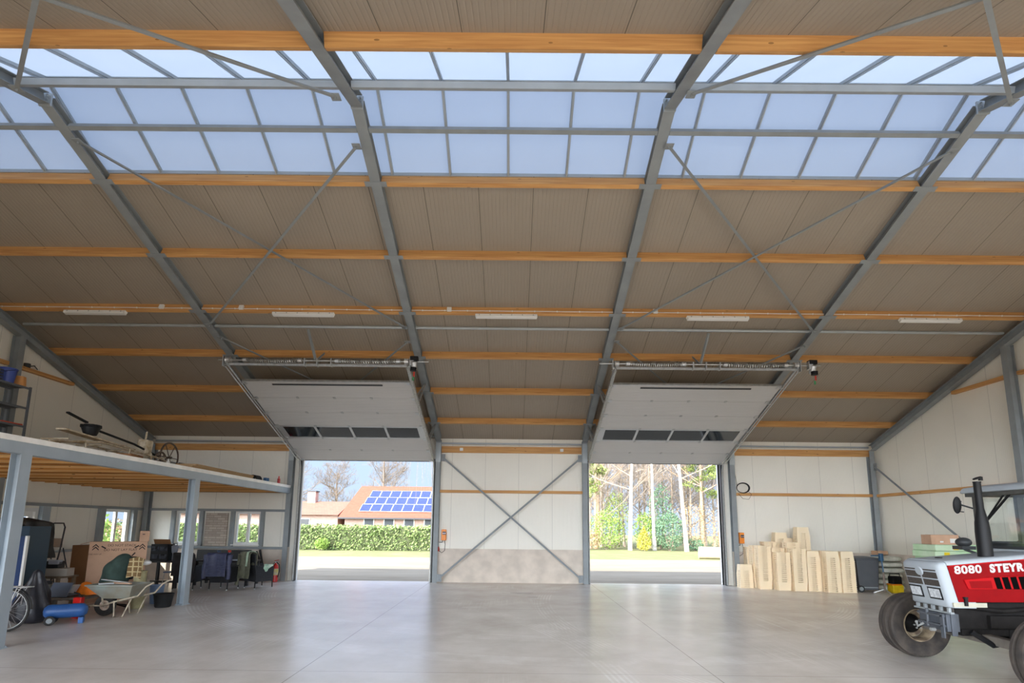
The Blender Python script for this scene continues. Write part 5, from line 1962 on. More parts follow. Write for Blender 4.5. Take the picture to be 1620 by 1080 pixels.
MB().tube([(-0.24, -0.27, 0.1), (-0.24, 0.27, 0.1)], 0.014, 8).build('axle', M_dark, t)
MB().box((0.03, -0.25, 0.14), (0.46, 0.02, 0.03)).build('foot_bar', M_steel, t)

# ------------------------------------------------------------------ roller stand, yellow box, sacks
M_bluest = mat('workshop_blue', '#2f5878', 0.45, vary=0.1, scale=8)
t = thing('roller_stand', 'slim blue workshop stand with a side arm behind the wheeled bin', 'stand', (11.14, 16.2, 0))
MB().tube([(0, 0, 0.05), (0, 0, 0.62)], 0.028, 8).build('lower_post', mat('rusty_post', '#7d6f66', 0.6, vary=0.2), t)
MB().tube([(0, 0, 0.6), (-0.02, 0, 1.06)], 0.02, 8).build('upper_post', M_bluest, t)
MB().box((-0.03, 0, 1.06), (0.10, 0.10, 0.22)).build('head', M_bluest, t, bevel=0.015)
MB().box((-0.19, 0, 1.10), (0.26, 0.05, 0.03)).build('arm', M_bluest, t)
for k in range(3):
    a = k * 2.094 + 0.5
    MB().beam((0, 0, 0.13), (0.28 * math.cos(a), 0.28 * math.sin(a), 0.012), 0.03, 0.02).build('foot', M_galv, t)
t = thing('machine_case', 'yellow and black machine case on the floor beside the blue stand', 'machine', (11.62, 16.42, 0))
MB().box((0, 0, 0.12), (0.32, 0.26, 0.24)).build('base', M_yel, t, bevel=0.02)
MB().box((0, 0, 0.37), (0.28, 0.24, 0.25)).build('body', M_black, t, bevel=0.03)
MB().box((-0.05, -0.02, 0.25), (0.3, 0.25, 0.04)).build('band', M_orange, t, bevel=0.01)
MB().tube([(-0.15, 0, 0.49), (-0.15, 0, 0.56), (0.15, 0, 0.56), (0.15, 0, 0.49)], 0.014, 6).build('handle', M_black, t)
m = MB().box((0, 0, 0.36), (0.5, 0.03, 0.72), rot3(R(-7), 0, 0))
tag(m.build('white_sheet', M_white, loc=(11.25, 17.9, 0.01)), 'pale board leaning on the plinth behind the blue stand', 'board')
M_sack = mat('woven_white_sack', '#e8e8de', 0.75, second='#cdcfc2', scale=9, bump=0.4, bump_scale=16)
SN_ = ['lowest', 'second', 'third', 'fourth', 'fifth', 'topmost']
for k in range(6):
    m = MB()
    def wp(p, k=k):
        x, y, z = p
        f = 1 + 0.07 * noise.noise(Vector((x * 5, y * 5, k)))
        sx = math.copysign(min(1, abs(x) / 0.40) ** 0.6 * 0.40, x)
        sy = math.copysign(min(1, abs(y) / 0.42) ** 0.6 * 0.42, y)
        sz = math.copysign(min(1, abs(z) / 0.082) ** 0.6 * 0.082, z)
        return Vector((sx * f, sy * f, sz + 0.012 * noise.noise(Vector((x * 9, y * 9, k * 3)))))
    m.ell((0, 0, 0.088), (0.40, 0.42, 0.082), 28, 10, None, wp)
    tag(m.build('white_sack', M_sack, loc=(11.94 + 0.02 * (k % 2), 17.25 + 0.03 * (k % 3), 0.176 * k), smooth=60), 'white woven sack, %s of the pile in the right rear corner' % SN_[k], 'sack', 'white sacks')
m = MB().box((0, 0, 0.09), (0.36, 0.3, 0.12))
tag(m.build('brown_sack', M_card, loc=(12.0, 17.55, 1.045), rz=R(5), bevel=0.02), 'flat brown paper parcel on top of the white sacks', 'parcel')

# ------------------------------------------------------------------ green insulation packs on a pallet behind the tractor
M_green = mat('mint_film', '#b4d8ac', 0.4, second='#cfe3c6', scale=3)
t = thing('pallet', 'wooden pallet under the mint-green packs behind the tractor', 'pallet', (11.64, 14.45, 0))
for k in range(7):
    MB().box((-0.48 + 0.16 * k, 0, 0.13), (0.11, 1.0, 0.022)).build('deck_board', M_deck, t)
for y in (-0.36, 0, 0.36):
    MB().box((0, y, 0.06), (1.1, 0.1, 0.118)).build('bearer', M_deck, t)
GN_ = ['lowest', 'second lowest', 'third lowest', 'fourth', 'fifth', 'sixth', 'second from the top', 'topmost']
z = 0.142
for k in range(8):
    h = 0.172 if k < 6 else 0.165
    dx = 0.03 * ((k * 7) % 3 - 1)
    p = thing('green_pack', 'mint-green film-wrapped pack, %s, on the pallet behind the tractor' % GN_[k], 'pack', (11.65 + dx, 14.45, z), group='mint-green packs')
    MB().box((0, 0, h / 2), (1.12, 0.8, h - 0.004)).build('body', M_green, p, bevel=0.015)
    MB().box((-0.25 + 0.22 * (k % 3), -0.402, h / 2), (0.14, 0.004, 0.10)).build('sticker', mat('yellow_sticker', '#f0d82a', 0.5), p)
    z += h
t = thing('carton', 'brown carton with white labels on top of the mint-green packs', 'carton', (11.42, 14.3, z + 0.002), R(-8))
MB().box((0, 0, 0.125), (0.66, 0.42, 0.25)).build('body', M_card, t)
MB().box((0.2, -0.212, 0.1), (0.16, 0.004, 0.11)).build('label_sheet', M_white, t)
MB().box((-0.08, -0.212, 0.07), (0.08, 0.004, 0.04)).build('label_sheet', M_white, t)
MB().box((0, 0, 0.252), (0.66, 0.06, 0.003)).build('tape', M_card_d, t)
m = MB().box((0, 0, 0.065), (0.36, 0.4, 0.13))
tag(m.build('carton', mat('whitish_card', '#d8d0c0', 0.7), loc=(11.98, 14.35, z + 0.002), rz=R(4)), 'flat whitish carton on the mint-green packs right of the brown carton', 'carton')
# oil marks on the floor
M_oil = mat('oil_stain', '#4b423a', 0.35)
g = random.Random(4)
for k, (x, y, r, lb) in enumerate(((0.35, 15.4, 0.28, 'dark oil stain on the floor in front of the middle wall, nearer the wall'), (0.62, 14.6, 0.14, 'small dark oil stain in front of the middle wall, nearer the camera'))):
    vs = []
    for q in range(26):
        a = q / 26 * 6.2832
        rr = r * (0.65 + 0.5 * noise.noise(Vector((math.cos(a) * 2, math.sin(a) * 2, k * 4))))
        vs.append((rr * 1.6 * math.cos(a), rr * 0.5 * math.sin(a), 0.0))
    m = MB().add(vs + [(p[0], p[1], 0.0012) for p in vs], [tuple(range(25, -1, -1)), tuple(range(26, 52))] + [(q, (q + 1) % 26, (q + 1) % 26 + 26, q + 26) for q in range(26)])
    tag(m.build('oil_stain', M_oil, loc=(x, y, 0.0005)), lb, 'oil stain')

# ------------------------------------------------------------------ tractor
TX, TY = 6.15, 7.26
M_tred = mat('tractor_red', '#7a0309', 0.55, spec=0.1, vary=0.08, scale=5)
M_tred2 = mat('bright_red', '#a00c12', 0.55, spec=0.12)
M_twhite = mat('tractor_white', '#9fa6ab', 0.5, spec=0.3, vary=0.03, scale=4)
M_cast_d = mat('oily_cast_iron', '#171514', 0.75, spec=0.2, vary=0.35, scale=9, bump=0.3, bump_scale=20)
M_slot = mat('slot_black', '#060606', 0.9, spec=0.05)
M_mask = mat('grille_mesh', '#3f3934', 0.8, vary=0.25, scale=60)
M_ttyre = mat('dusty_tyre', '#4b433c', 0.85, second='#2e2a27', scale=6, bump=0.15, bump_scale=40)
M_trim = mat('cream_rim', '#a8977c', 0.6, second='#5e4e3f', scale=8)
tr = thing('tractor', 'red and white tractor with a black exhaust stack standing at the right', 'tractor', (TX, TY, 0))
O = Vector((TX, TY, 0))


def L(*p):
    return Vector(p) - O


Y0, Y1 = 6.915, 7.605      # hood sides
YC = (Y0 + Y1) / 2
HW = (Y1 - Y0) / 2


def top_z(x):
    return 1.462 + (x - 5.5) * 0.085


# nose mask: rounded plan, leaning front
def nose_x(z):
    return 5.50 + (1.40 - z) * 0.22 if z < 1.40 else 5.50 + (z - 1.40) * 0.5


plan = [(0.36, 1.0, 0), (0.10, 1.0, 0), (0.055, 0.965, 0), (0.02, 0.90, 0), (0.0, 0.80, 0), (0.0, 0.3, 0), (0.0, -0.3, 0), (0.0, -0.80, 0), (0.02, -0.90, 0), (0.055, -0.965, 0), (0.10, -1.0, 0), (0.36, -1.0, 0)]
levels = [(0.90, 0.0), (0.915, -0.012), (1.0, -0.0), (1.38, 0.0), (1.43, 0.008), (1.455, 0.03), (1.468, 0.07), (1.472, 0.13)]
vs, fs = [], []
for z, ins in levels:
    xf = nose_x(min(z, 1.40)) + ins
    for px_, py_, _ in plan:
        vs.append(L(max(xf + px_, xf) if px_ < 0.3 else 5.92, YC + py_ * (HW - ins * 0.4), z + (0.03 if px_ >= 0.3 and z > 1.42 else 0)))
n = len(plan)
for i in range(len(levels) - 1):
    for k in range(n - 1):
        fs.append((i * n + k, (i + 1) * n + k, (i + 1) * n + k + 1, i * n + k + 1))
fs.append(tuple((len(levels) - 1) * n + k for k in range(n - 1, -1, -1)))
fs.append(tuple(range(n)))
m = MB().add(vs, fs)
nose = m.build('nose_mask', M_twhite, tr, smooth=50)


def face(y0, y1, z0, z1, d, mt, name, parent, th=0.012):
    """A plate lying on the leaning front face, standing d proud of it."""
    x0, x1 = nose_x(z0), nose_x(z1)
    a = [L(x0 - d, y0, z0), L(x0 - d, y1, z0), L(x1 - d, y1, z1), L(x1 - d, y0, z1)]
    b = [p + Vector((th, 0, 0)) for p in a]
    return MB().add(a + b, [(0, 3, 2, 1), (4, 5, 6, 7), (0, 1, 5, 4), (1, 2, 6, 5), (2, 3, 7, 6), (3, 0, 4, 7)]).build(name, mt, parent)


for z0, z1 in ((1.345, 1.425), (1.25, 1.33), (1.155, 1.235)):
    for y0, y1 in ((7.275, 7.53), (6.99, 7.245)):
        face(y0, y1, z0, z1, 0.004, M_mask, 'grille_opening', nose)
M_lens = mat('lamp_glass', '#d7dde2', 0.12, 0.4, vary=0.2, scale=30)
for y0, y1 in ((7.32, 7.54), (7.0, 7.22)):
    h = face(y0, y1, 0.985, 1.135, 0.006, M_black, 'headlamp', tr, 0.02)
    face(y0 + 0.022, y1 - 0.022, 1.005, 1.117, 0.012, M_lens, 'lens', h, 0.008)
rz = Matrix.Rotation(R(-90), 3, 'Y')
m = MB().lathe([(0.0, 0), (0.062, 0), (0.055, 0.018), (0.0, 0.02)], 24, L(nose_x(1.34) - 0.004, YC, 1.335), Matrix.Rotation(R(-90 - 12), 3, 'Y'))
m.build('badge', M_twhite, nose, smooth=True)
m = MB()
for k in range(5):
    m.box(L(5.64, 6.99 + 0.13 * k, 0.865), (0.05, 0.03, 0.06))
m.box(L(5.64, YC, 0.83), (0.05, 0.62, 0.02))
m.build('lower_grille', M_steel, tr)
MB().box(L(5.66, YC, 0.865), (0.02, 0.6, 0.07)).build('lower_mesh', M_mask, tr)

# hood top and sides
m = MB()
prof = []
X1 = 7.05
vs = []
ring = [(-1.0, -0.035), (-0.93, -0.008), (-0.8, 0.0), (0.8, 0.0), (0.93, -0.008), (1.0, -0.035), (1.0, -0.06), (-1.0, -0.06)]
xs_ = [5.60, 5.9, 6.5, X1]
for x in xs_:
    for a, b in ring:
        vs.append(L(x, YC + a * HW, top_z(x) + 0.012 + b))
n = len(ring)
fs = []
for i in range(len(xs_) - 1):
    for k in range(n):
        k2 = (k + 1) % n
        fs.append((i * n + k, i * n + k2, (i + 1) * n + k2, (i + 1) * n + k))
fs += [tuple(range(n - 1, -1, -1)), tuple((len(xs_) - 1) * n + k for k in range(n))]
m.add(vs, fs).build('hood_top', M_twhite, tr, smooth=50)
for sg, yy, nm in ((-1, Y0, 'near'), (1, Y1, 'far')):
    poly = [(5.60 - TX, 1.425), (X1 - TX, top_z(X1) - 0.035), (X1 - TX, 0.985), (5.70 - TX, 0.975)]
    a = yy - TY
    pan = MB().prism(poly, a - 0.004 * sg, a + 0.012 * sg).build('side_panel', M_tred, tr, bevel=0.006)
    e = a + 0.014 * sg
    MB().beam((5.62 - TX, e, 1.42), (X1 - TX, e, top_z(X1) - 0.04), 0.006, 0.012).build('edge_line', M_tred2, pan)
    band = [(5.78 - TX, 1.255), (6.15 - TX, 1.29), (X1 - TX, 1.33), (X1 - TX, 1.15), (5.83 - TX, 1.135)]
    bd = MB().prism(band, a + 0.008 * sg, a + 0.03 * sg).build('air_band', M_tred2, pan, bevel=0.008)
    MB().prism([(5.86 - TX, 1.15), (5.84 - TX, 1.235), (6.12 - TX, 1.245), (6.13 - TX, 1.15)], a + 0.028 * sg, a + 0.032 * sg).build('recess', M_tred, bd)
    for k in range(4):
        x = 6.155 + 0.105 * k - TX
        MB().prism([(x, 1.285 + 0.004 * k), (x + 0.075, 1.29 + 0.004 * k), (x + 0.105, 1.145), (x + 0.03, 1.145)], a + 0.028 * sg, a + 0.034 * sg).build('air_slot', M_slot, bd)
M_letter = mat('silver_lettering', '#b4b7b4', 0.45)
ns = -1
tz = Y0 - TY - 0.0135
rot_t = (R(90), R(-3.2), 0)
text_mesh('8080', 0.135, M_letter, 'lettering', tr, (5.685 - TX, tz, 1.325), rot_t, 0.002, sx=1.2, offset=0.004, spacing=1.1)
text_mesh('STEYR', 0.135, M_letter, 'lettering', tr, (6.14 - TX, tz, 1.35), rot_t, 0.002, sx=1.02, offset=0.007, spacing=1.16)
text_mesh('Turbo', 0.105, M_letter, 'lettering', tr, (6.61 - TX, Y0 - TY - 0.032, 1.205), (R(90), R(-2), 0), 0.002, shear=0.2, offset=0.003)
MB().box(L(5.84, Y0 - 0.002, 0.94), (0.42, 0.02, 0.055)).build('sill_strip', mat('aged_white', '#a9a695', 0.5, vary=0.1), tr)
m = MB()
m.box(L(5.78, Y0 - 0.02, 0.985), (0.035, 0.03, 0.11))
m.tube([L(5.75, Y0 - 0.02, 1.03), L(5.81, Y0 - 0.02, 1.03)], 0.01, 6)
m.build('latch', M_black, tr)
MB().lathe([(0.0, 0), (0.045, 0), (0.04, 0.012), (0, 0.014)], 16, L(5.80, YC + 0.02, top_z(5.8) + 0.012)).build('filler_cap', M_black, tr, smooth=True)

# exhaust
m = MB()
ex, ey_ = 6.26, 7.08
m.lathe([(0.0, 1.50), (0.082, 1.50), (0.082, 1.86), (0.075, 1.98), (0.048, 2.14), (0.044, 2.16), (0.042, 2.50), (0.046, 2.51), (0.046, 2.52), (0.036, 2.52), (0.036, 2.3)], 24, L(ex, ey_, 0))
exh = m.build('exhaust_stack', M_black, tr, smooth=True)
MB().lathe([(0.0, -0.006), (0.05, -0.006), (0.05, 0.006), (0, 0.006)], 18, L(ex + 0.01, ey_, 2.565), rot3(0, R(-24), 0)).build('rain_flap', M_black, exh)
MB().box(L(ex + 0.055, ey_, 2.56), (0.04, 0.03, 0.05)).build('flap_hinge', M_black, exh)

# engine, chassis, axle
m = MB()
m.box(L(6.55, YC, 0.80), (1.6, 0.42, 0.36))
m.box(L(6.2, YC - 0.02, 0.68), (0.7, 0.3, 0.3))
m.box(L(6.9, YC, 0.62), (0.9, 0.36, 0.3))
m.box(L(6.5, YC - 0.23, 0.72), (0.7, 0.08, 0.16))
m.tube([L(5.9, YC - 0.24, 0.9), L(6.3, YC - 0.27, 0.86), L(6.9, YC - 0.24, 0.9)], 0.03, 8)
m.build('engine', M_cast_d, tr, bevel=0.02)
m = MB()
m.box(L(5.70, YC, 0.70), (0.16, 0.46, 0.22))
m.box(L(5.60, YC, 0.78), (0.05, 0.42, 0.03))
m.box(L(5.60, YC, 0.66), (0.05, 0.42, 0.03))
m.box(L(5.585, YC - 0.2, 0.66), (0.02, 0.06, 0.3))
m.box(L(5.70, YC - 0.24, 0.68), (0.07, 0.02, 0.28))
m.tube([L(5.59, YC + 0.05, 0.62), L(5.59, YC + 0.05, 0.84)], 0.02, 8)
m.build('front_bracket', mat('bracket_grey', '#4a4e54', 0.5, vary=0.15), tr, bevel=0.005)
m = MB()
m.tube([L(5.58, YC + 0.12, 0.64), L(5.5, YC + 0.12, 0.6), L(5.52, YC + 0.16, 0.66)], 0.018, 6)
m.tube([L(5.56, YC - 0.1, 0.60), L(5.5, YC - 0.1, 0.60)], 0.022, 8)
m.build('tow_pin', M_galv, tr)
m = MB()
m.beam(L(6.16, 6.42, 0.50), L(6.16, 8.1, 0.50), 0.12, 0.11)
m.tube([L(6.32, 6.5, 0.44), L(6.32, 8.0, 0.44)], 0.022, 8)
m.build('front_axle', mat('dusty_axle', '#6a645c', 0.6, vary=0.25, scale=8), tr, bevel=0.012)
m = MB()
m.tube([L(5.9, YC - 0.25, 0.6), L(6.1, YC - 0.32, 0.45), L(6.4, YC - 0.3, 0.5)], 0.035, 8)
m.build('hose', M_black, tr, smooth=True)


def front_wheel(y, name='front_wheel'):
    m = MB()
    prof = [(0.235, -0.10), (0.30, -0.138), (0.38, -0.152), (0.425, -0.150), (0.448, -0.135), (0.452, -0.095), (0.415, -0.082), (0.415, -0.050), (0.462, -0.040), (0.466, -0.010), (0.466, 0.010), (0.462, 0.040), (0.415, 0.050), (0.415, 0.082), (0.452, 0.095), (0.448, 0.135), (0.425, 0.150), (0.38, 0.152), (0.30, 0.138), (0.235, 0.10)]
    m.lathe(prof, 56, L(6.16, y, 0.466), AXY, closed=True)
    w = m.build(name, M_ttyre, tr, smooth=25)
    m = MB()
    m.lathe([(0.238, -0.115), (0.225, -0.112), (0.20, -0.06), (0.19, 0.0), (0.20, 0.06), (0.225, 0.112), (0.238, 0.115)], 8 * 5, L(6.16, y, 0.466), AXY, closed=True)
    m.lathe([(0.195, 0.075), (0.10, 0.10), (0.10, 0.115), (0.195, 0.09)], 32, L(6.16, y, 0.466), AXY, closed=True)
    m.build('rim', M_trim, w, smooth=True)
    MB().lathe([(0.0, -0.08), (0.05, -0.08), (0.07, 0.0), (0.135, 0.06), (0.14, 0.08), (0.04, 0.125), (0.0, 0.125)], 18, L(6.16, y, 0.466), AXY).build('hub', M_cast_d, w, smooth=True)
    m = MB()
    for k in range(6):
        a = k * 1.0472
        m.lathe([(0.012, 0), (0.012, 0.02)], 6, L(6.16 + 0.06 * math.cos(a), y - 0.09, 0.466 + 0.05 * math.sin(a)), AXY)
    m.build('wheel_nuts', M_galv, w)
    return w


front_wheel(8.34)
front_wheel(6.17)

# cab
cx0, cx1, cy0, cy1 = 6.98, 8.35, 6.50, 8.02
M_cabf = mat('cab_frame', '#4a4a46', 0.55, vary=0.2, scale=8)
m = MB()
rp = [(cx0 - 0.17, 2.42), (cx0 - 0.12, 2.50), (cx0 + 0.3, 2.56), (cx1 - 0.2, 2.56), (cx1 + 0.1, 2.50), (cx1 + 0.1, 2.42)]
m.prism([(x - TX, z) for x, z in rp], cy0 - 0.06 - TY, cy1 + 0.04 - TY)
roof = m.build('cab_roof', M_twhite, tr, bevel=0.03)
MB().box2(L(cx0 - 0.1, cy0 - 0.02, 2.37), L(cx1 + 0.05, cy1, 2.425)).build('roof_frame', M_cabf, roof)
for x, y, w in ((cx0, cy1 - 0.03, 0.05), (cx0, cy0 + 0.03, 0.05), (cx0 + 0.62, cy1 - 0.03, 0.10), (cx0 + 0.62, cy0 + 0.03, 0.10), (cx1, cy1 - 0.03, 0.06), (cx1, cy0 + 0.03, 0.06)):
    MB().box2(L(x, y - 0.03, 1.2), L(x + w, y + 0.03, 2.38)).build('cab_post', M_cabf, tr)
for y in (cy0 + 0.03, cy1 - 0.03):
    MB().box2(L(cx0 + 0.02, y - 0.02, 1.66), L(cx1, y + 0.02, 1.72)).build('cab_sill', M_dark, tr)
    MB().box2(L(cx0 + 0.06, y - 0.006, 1.72), L(cx0 + 0.61, y + 0.006, 2.36)).build('side_glass', M_glass, tr)
    MB().box2(L(cx0 + 0.02, y - 0.02, 1.0), L(cx1, y + 0.02, 1.66)).build('cab_side', M_twhite, tr)
MB().box2(L(cx0, cy0 + 0.06, 1.66), L(cx0 + 0.012, cy1 - 0.06, 2.36)).build('windscreen', M_glass, tr)
MB().box2(L(cx0 - 0.03, cy0 + 0.02, 1.0), L(cx0 + 0.03, cy1 - 0.02, 1.62)).build('bulkhead', M_twhite, tr)
MB().box2(L(cx0 + 0.02, cy0 + 0.1, 1.60), L(cx0 + 0.3, cy1 - 0.1, 1.70)).build('dashboard', M_dark, tr)
m = MB()
m.beam(L(cx0 - 0.02, 7.45, 2.40), L(cx0 - 0.03, 7.75, 2.06), 0.014, 0.02)
m.beam(L(cx0 - 0.02, 7.38, 2.38), L(cx0 - 0.03, 7.76, 2.03), 0.012, 0.03)
m.beam(L(cx0 - 0.03, 7.76, 2.04), L(cx0 - 0.03, 7.78, 1.95), 0.02, 0.02)
m.build('wiper', M_black, tr)
st = MB().box(L(7.75, YC, 1.45), (0.5, 0.48, 0.14)).build('driver_seat', M_tred, tr, bevel=0.04)
MB().box(L(8.0, YC, 1.75), (0.12, 0.46, 0.5)).build('seat_back', M_tred, st, bevel=0.04)
wh = MB().tube([L(7.35 + 0.06 * math.sin(k / 20 * 6.2832), YC + 0.19 * math.cos(k / 20 * 6.2832), 1.82 + 0.17 * math.sin(k / 20 * 6.2832)) for k in range(20)], 0.014, 6, closed=True).build('steering_wheel', M_black, tr, smooth=True)
MB().tube([L(7.35, YC, 1.82), L(7.2, YC, 1.6)], 0.025, 8).build('column', M_black, wh)
m = MB()
m.tube([L(cx0, cy1, 2.2), L(cx0 - 0.08, cy1 + 0.12, 2.26), L(cx0 - 0.22, cy1 + 0.06, 2.26)], 0.012, 6)
m.tube([L(cx0 - 0.08, cy1 + 0.1, 2.31), L(cx0 - 0.16, cy1 + 0.1, 2.30), L(cx0 - 0.16, cy1 + 0.1, 2.16), L(cx0 - 0.06, cy1 + 0.1, 2.15)], 0.008, 6)
m.build('mirror_arm', M_dark, tr)
m = MB().ell(L(cx0 - 0.20, cy1 + 0.04, 2.25), (0.025, 0.055, 0.13), 16, 10, rot3(0, R(-8), R(70)))
m.build('mirror', M_black, tr, smooth=True)
m = MB()
m.ell(L(6.72, 7.95, 1.70), (0.10, 0.10, 0.07), 16, 8)
m.box(L(6.72, 7.95, 1.62), (0.2, 0.18, 0.05))
m.tube([L(6.72, 7.95, 1.6), L(6.95, 7.9, 1.5)], 0.02, 6)
m.build('work_lamp', M_dark, tr, smooth=60)
# rear part (outside the picture)
m = MB()
m.box(L(7.9, YC, 0.85), (1.2, 0.5, 0.5))
m.tube([L(8.25, 6.3, 0.8), L(8.25, 8.2, 0.8)], 0.1, 12)
m.build('gearbox', M_cast_d, tr, bevel=0.03)
for y in (6.28, 8.24):
    m = MB()
    m.lathe([(0.42, -0.17), (0.65, -0.21), (0.76, -0.2), (0.79, -0.17), (0.79, 0.17), (0.76, 0.2), (0.65, 0.21), (0.42, 0.17)], 40, L(8.25, y, 0.83), AXY, closed=True)
    for k in range(20):
        for s in (-1, 1):
            a = (k + (0.5 if s > 0 else 0)) / 20 * 6.2832
            rr = Matrix.Rotation(-a, 3, 'Y')
            m.box(L(8.25, y, 0.83) + rr @ Vector((0, s * 0.09, 0.80)), (0.05, 0.2, 0.05), rr @ Matrix.Rotation(s * 0.6, 3, 'Z'))
    w = m.build('rear_wheel', M_ttyre, tr, smooth=25)
    MB().lathe([(0.42, -0.12), (0.38, -0.02), (0.1, 0.02), (0.1, 0.06), (0.38, 0.03), (0.42, 0.12)], 28, L(8.25, y, 0.83), AXY, closed=True).build('rim', M_trim, w, smooth=True)
    m = MB()
    m.sheet(lambda u, v: L(8.25 + 0.92 * math.cos(0.2 + 2.3 * u), y - 0.2 + 0.4 * v, 0.83 + 0.92 * math.sin(0.2 + 2.3 * u)), 14, 2, 0.01)
    m.build('mudguard', M_tred, tr, smooth=60)

# ------------------------------------------------------------------ outdoors
def ground_material(name, c1, c2, scale, c3=None):
    m = bpy.data.materials.new(name)
    m.use_nodes = True
    nt = m.node_tree
    b = nt.nodes['Principled BSDF']
    b.inputs['Roughness'].default_value = 0.95
    b.inputs['Specular IOR Level'].default_value = 0.15
    tc = nt.nodes.new('ShaderNodeTexCoord')
    n1 = nt.nodes.new('ShaderNodeTexNoise')
    n1.inputs['Scale'].default_value = scale
    n1.inputs['Detail'].default_value = 10
    n1.inputs['Roughness'].default_value = 0.7
    mp = nt.nodes.new('ShaderNodeMapping')
    mp.inputs['Scale'].default_value = (0.4, 1.6, 1)
    nt.links.new(tc.outputs['Object'], mp.inputs['Vector'])
    nt.links.new(mp.outputs[0], n1.inputs['Vector'])
    r = nt.nodes.new('ShaderNodeValToRGB')
    r.color_ramp.elements[0].position = 0.35
    r.color_ramp.elements[1].position = 0.65
    r.color_ramp.elements[0].color = lin(c1)
    r.color_ramp.elements[1].color = lin(c2)
    if c3:
        e = r.color_ramp.elements.new(0.5)
        e.color = lin(c3)
    nt.links.new(n1.outputs['Fac'], r.inputs[0])
    nt.links.new(r.outputs[0], b.inputs['Base Color'])
    return m


M_gravel = ground_material('pale_gravel', '#887c6b', '#998e7d', 0.8)
M_lawn = ground_material('spring_lawn', '#7c7a5c', '#8f8a70', 1.2, '#737850')
MB().box2((-90, -70, -0.30), (90, 31.9, -0.02)).build('ground', M_gravel, kind='structure')
MB().box2((-90, 31.9, -0.30), (90, 130, -0.01)).build('lawn', M_lawn, kind='structure')

rng = random.Random(7)


def leaf_cloud(mb, c, r, n, size, seed, flat=0.0, shell=0.55, warp=None):
    g = random.Random(seed)
    for _ in range(n):
        while True:
            p = Vector((g.uniform(-1, 1), g.uniform(-1, 1), g.uniform(-1, 1)))
            if shell ** 1.2 <= p.length <= 1 or (p.length <= 1 and g.random() < 0.15):
                break
        q = Vector((p.x * r[0], p.y * r[1], p.z * r[2]))
        if warp:
            q = warp(q, g)
        q += Vector(c)
        a = Vector((g.gauss(0, 1), g.gauss(0, 1), g.gauss(0, 1) * (1 - flat))).normalized()
        b = a.orthogonal().normalized()
        b = Matrix.Rotation(g.uniform(0, 6.28), 3, a) @ b
        s = size * g.uniform(0.6, 1.3)
        d = a.cross(b)
        mb.add([q - b * s, q - d * s * 0.5, q + b * s, q + d * s * 0.5], [(0, 1, 2, 3)])
    return mb


def leaf_mat(name, c, vary=0.3):
    m = mat(name, c, 0.6, vary=vary, scale=5, spec=0.2)
    return m


M_hedge = leaf_mat('hedge_leaf', '#7c8f58', 0.45)
M_hedge_in = mat('hedge_inside', '#4a5134', 0.9)
M_holly = leaf_mat('holly_leaf', '#5c7a5c')
M_laurel = leaf_mat('laurel_leaf', '#7f9a4a')
M_gold = leaf_mat('golden_needle', '#b5ad4a')
M_pine = leaf_mat('pine_needle', '#7c8a4c')
M_dry = leaf_mat('dry_leaf', '#a98f6c')
M_bark = mat('grey_bark', '#74675a', 0.9, vary=0.25, scale=9)
M_bark2 = mat('brown_twig', '#8f8172', 0.9, vary=0.25, scale=9)
M_pinebark = mat('pine_bark', '#a58a70', 0.9, vary=0.3, scale=9)
M_birch = mat('birch_bark', '#dcd6ca', 0.8, second='#8d867c', scale=5, stretch=(1, 1, 6))


def grow(mb, p, d, r, L, depth, g, spread=0.55, up=0.15, kids_n=3, n=5, segs=3):
    pts, rs = [p.copy()], [r]
    q, dd = p.copy(), d.copy()
    for i in range(segs):
        dd = (dd + Vector((g.gauss(0, 0.12), g.gauss(0, 0.12), g.gauss(0, 0.08) + up * 0.3))).normalized()
        q = q + dd * (L / segs)
        pts.append(q.copy())
        rs.append(r * (1 - 0.45 * (i + 1) / segs))
    mb.tube(pts, rs, n if depth > 1 else 3, caps=False)
    if depth == 0:
        return
    for k in range(kids_n):
        t = g.uniform(0.35, 1.0)
        idx = min(int(t * segs), segs - 1)
        base = pts[idx].lerp(pts[idx + 1], t * segs - idx)
        a = Vector((g.gauss(0, 1), g.gauss(0, 1), g.gauss(0, 0.5) + up)).normalized()
        nd = (dd * (1 - spread) + a * spread).normalized()
        grow(mb, base, nd, max(rs[idx] * 0.55, 0.008), L * g.uniform(0.5, 0.75), depth - 1, g, spread, up, kids_n, n, 3 if depth > 1 else 2)
    grow(mb, pts[-1], dd, max(rs[-1], 0.008), L * 0.6, depth - 1, g, spread, up, kids_n, n, 3 if depth > 1 else 2)


def bare_tree(loc, h, r, label, seed, bark=None, twig=None, lean=(0, 0), levels=4, low=0.35, spread=0.55, group=None, name='bare_tree', nb=9):
    g = random.Random(seed)
    t = thing(name, label, 'tree', loc, group=group)
    m = MB()
    pts, rs = [], []
    for i in range(9):
        f = i / 8
        pts.append(Vector((lean[0] * f + g.gauss(0, 0.05) * f, lean[1] * f + g.gauss(0, 0.05) * f, h * f)))
        rs.append(r * (1.15 if i == 0 else 1) * (1 - 0.75 * f))
    m.tube(pts, rs, 8, caps=False)
    m.build('trunk', bark or M_bark, t, smooth=True)
    m = MB()
    for k in range(nb):
        f = g.uniform(low, 0.98)
        i = min(int(f * 8), 7)
        p = pts[i].lerp(pts[i + 1], f * 8 - i)
        a = g.uniform(0, 6.28)
        d = Vector((math.cos(a), math.sin(a), g.uniform(0.25, 1.0))).normalized()
        grow(m, p, d, rs[i] * 0.4, h * g.uniform(0.16, 0.3) * (1.15 - 0.4 * f), levels - 1, g, spread, 0.25)
    o = m.build('branches', twig or bark or M_bark, t)
    return t


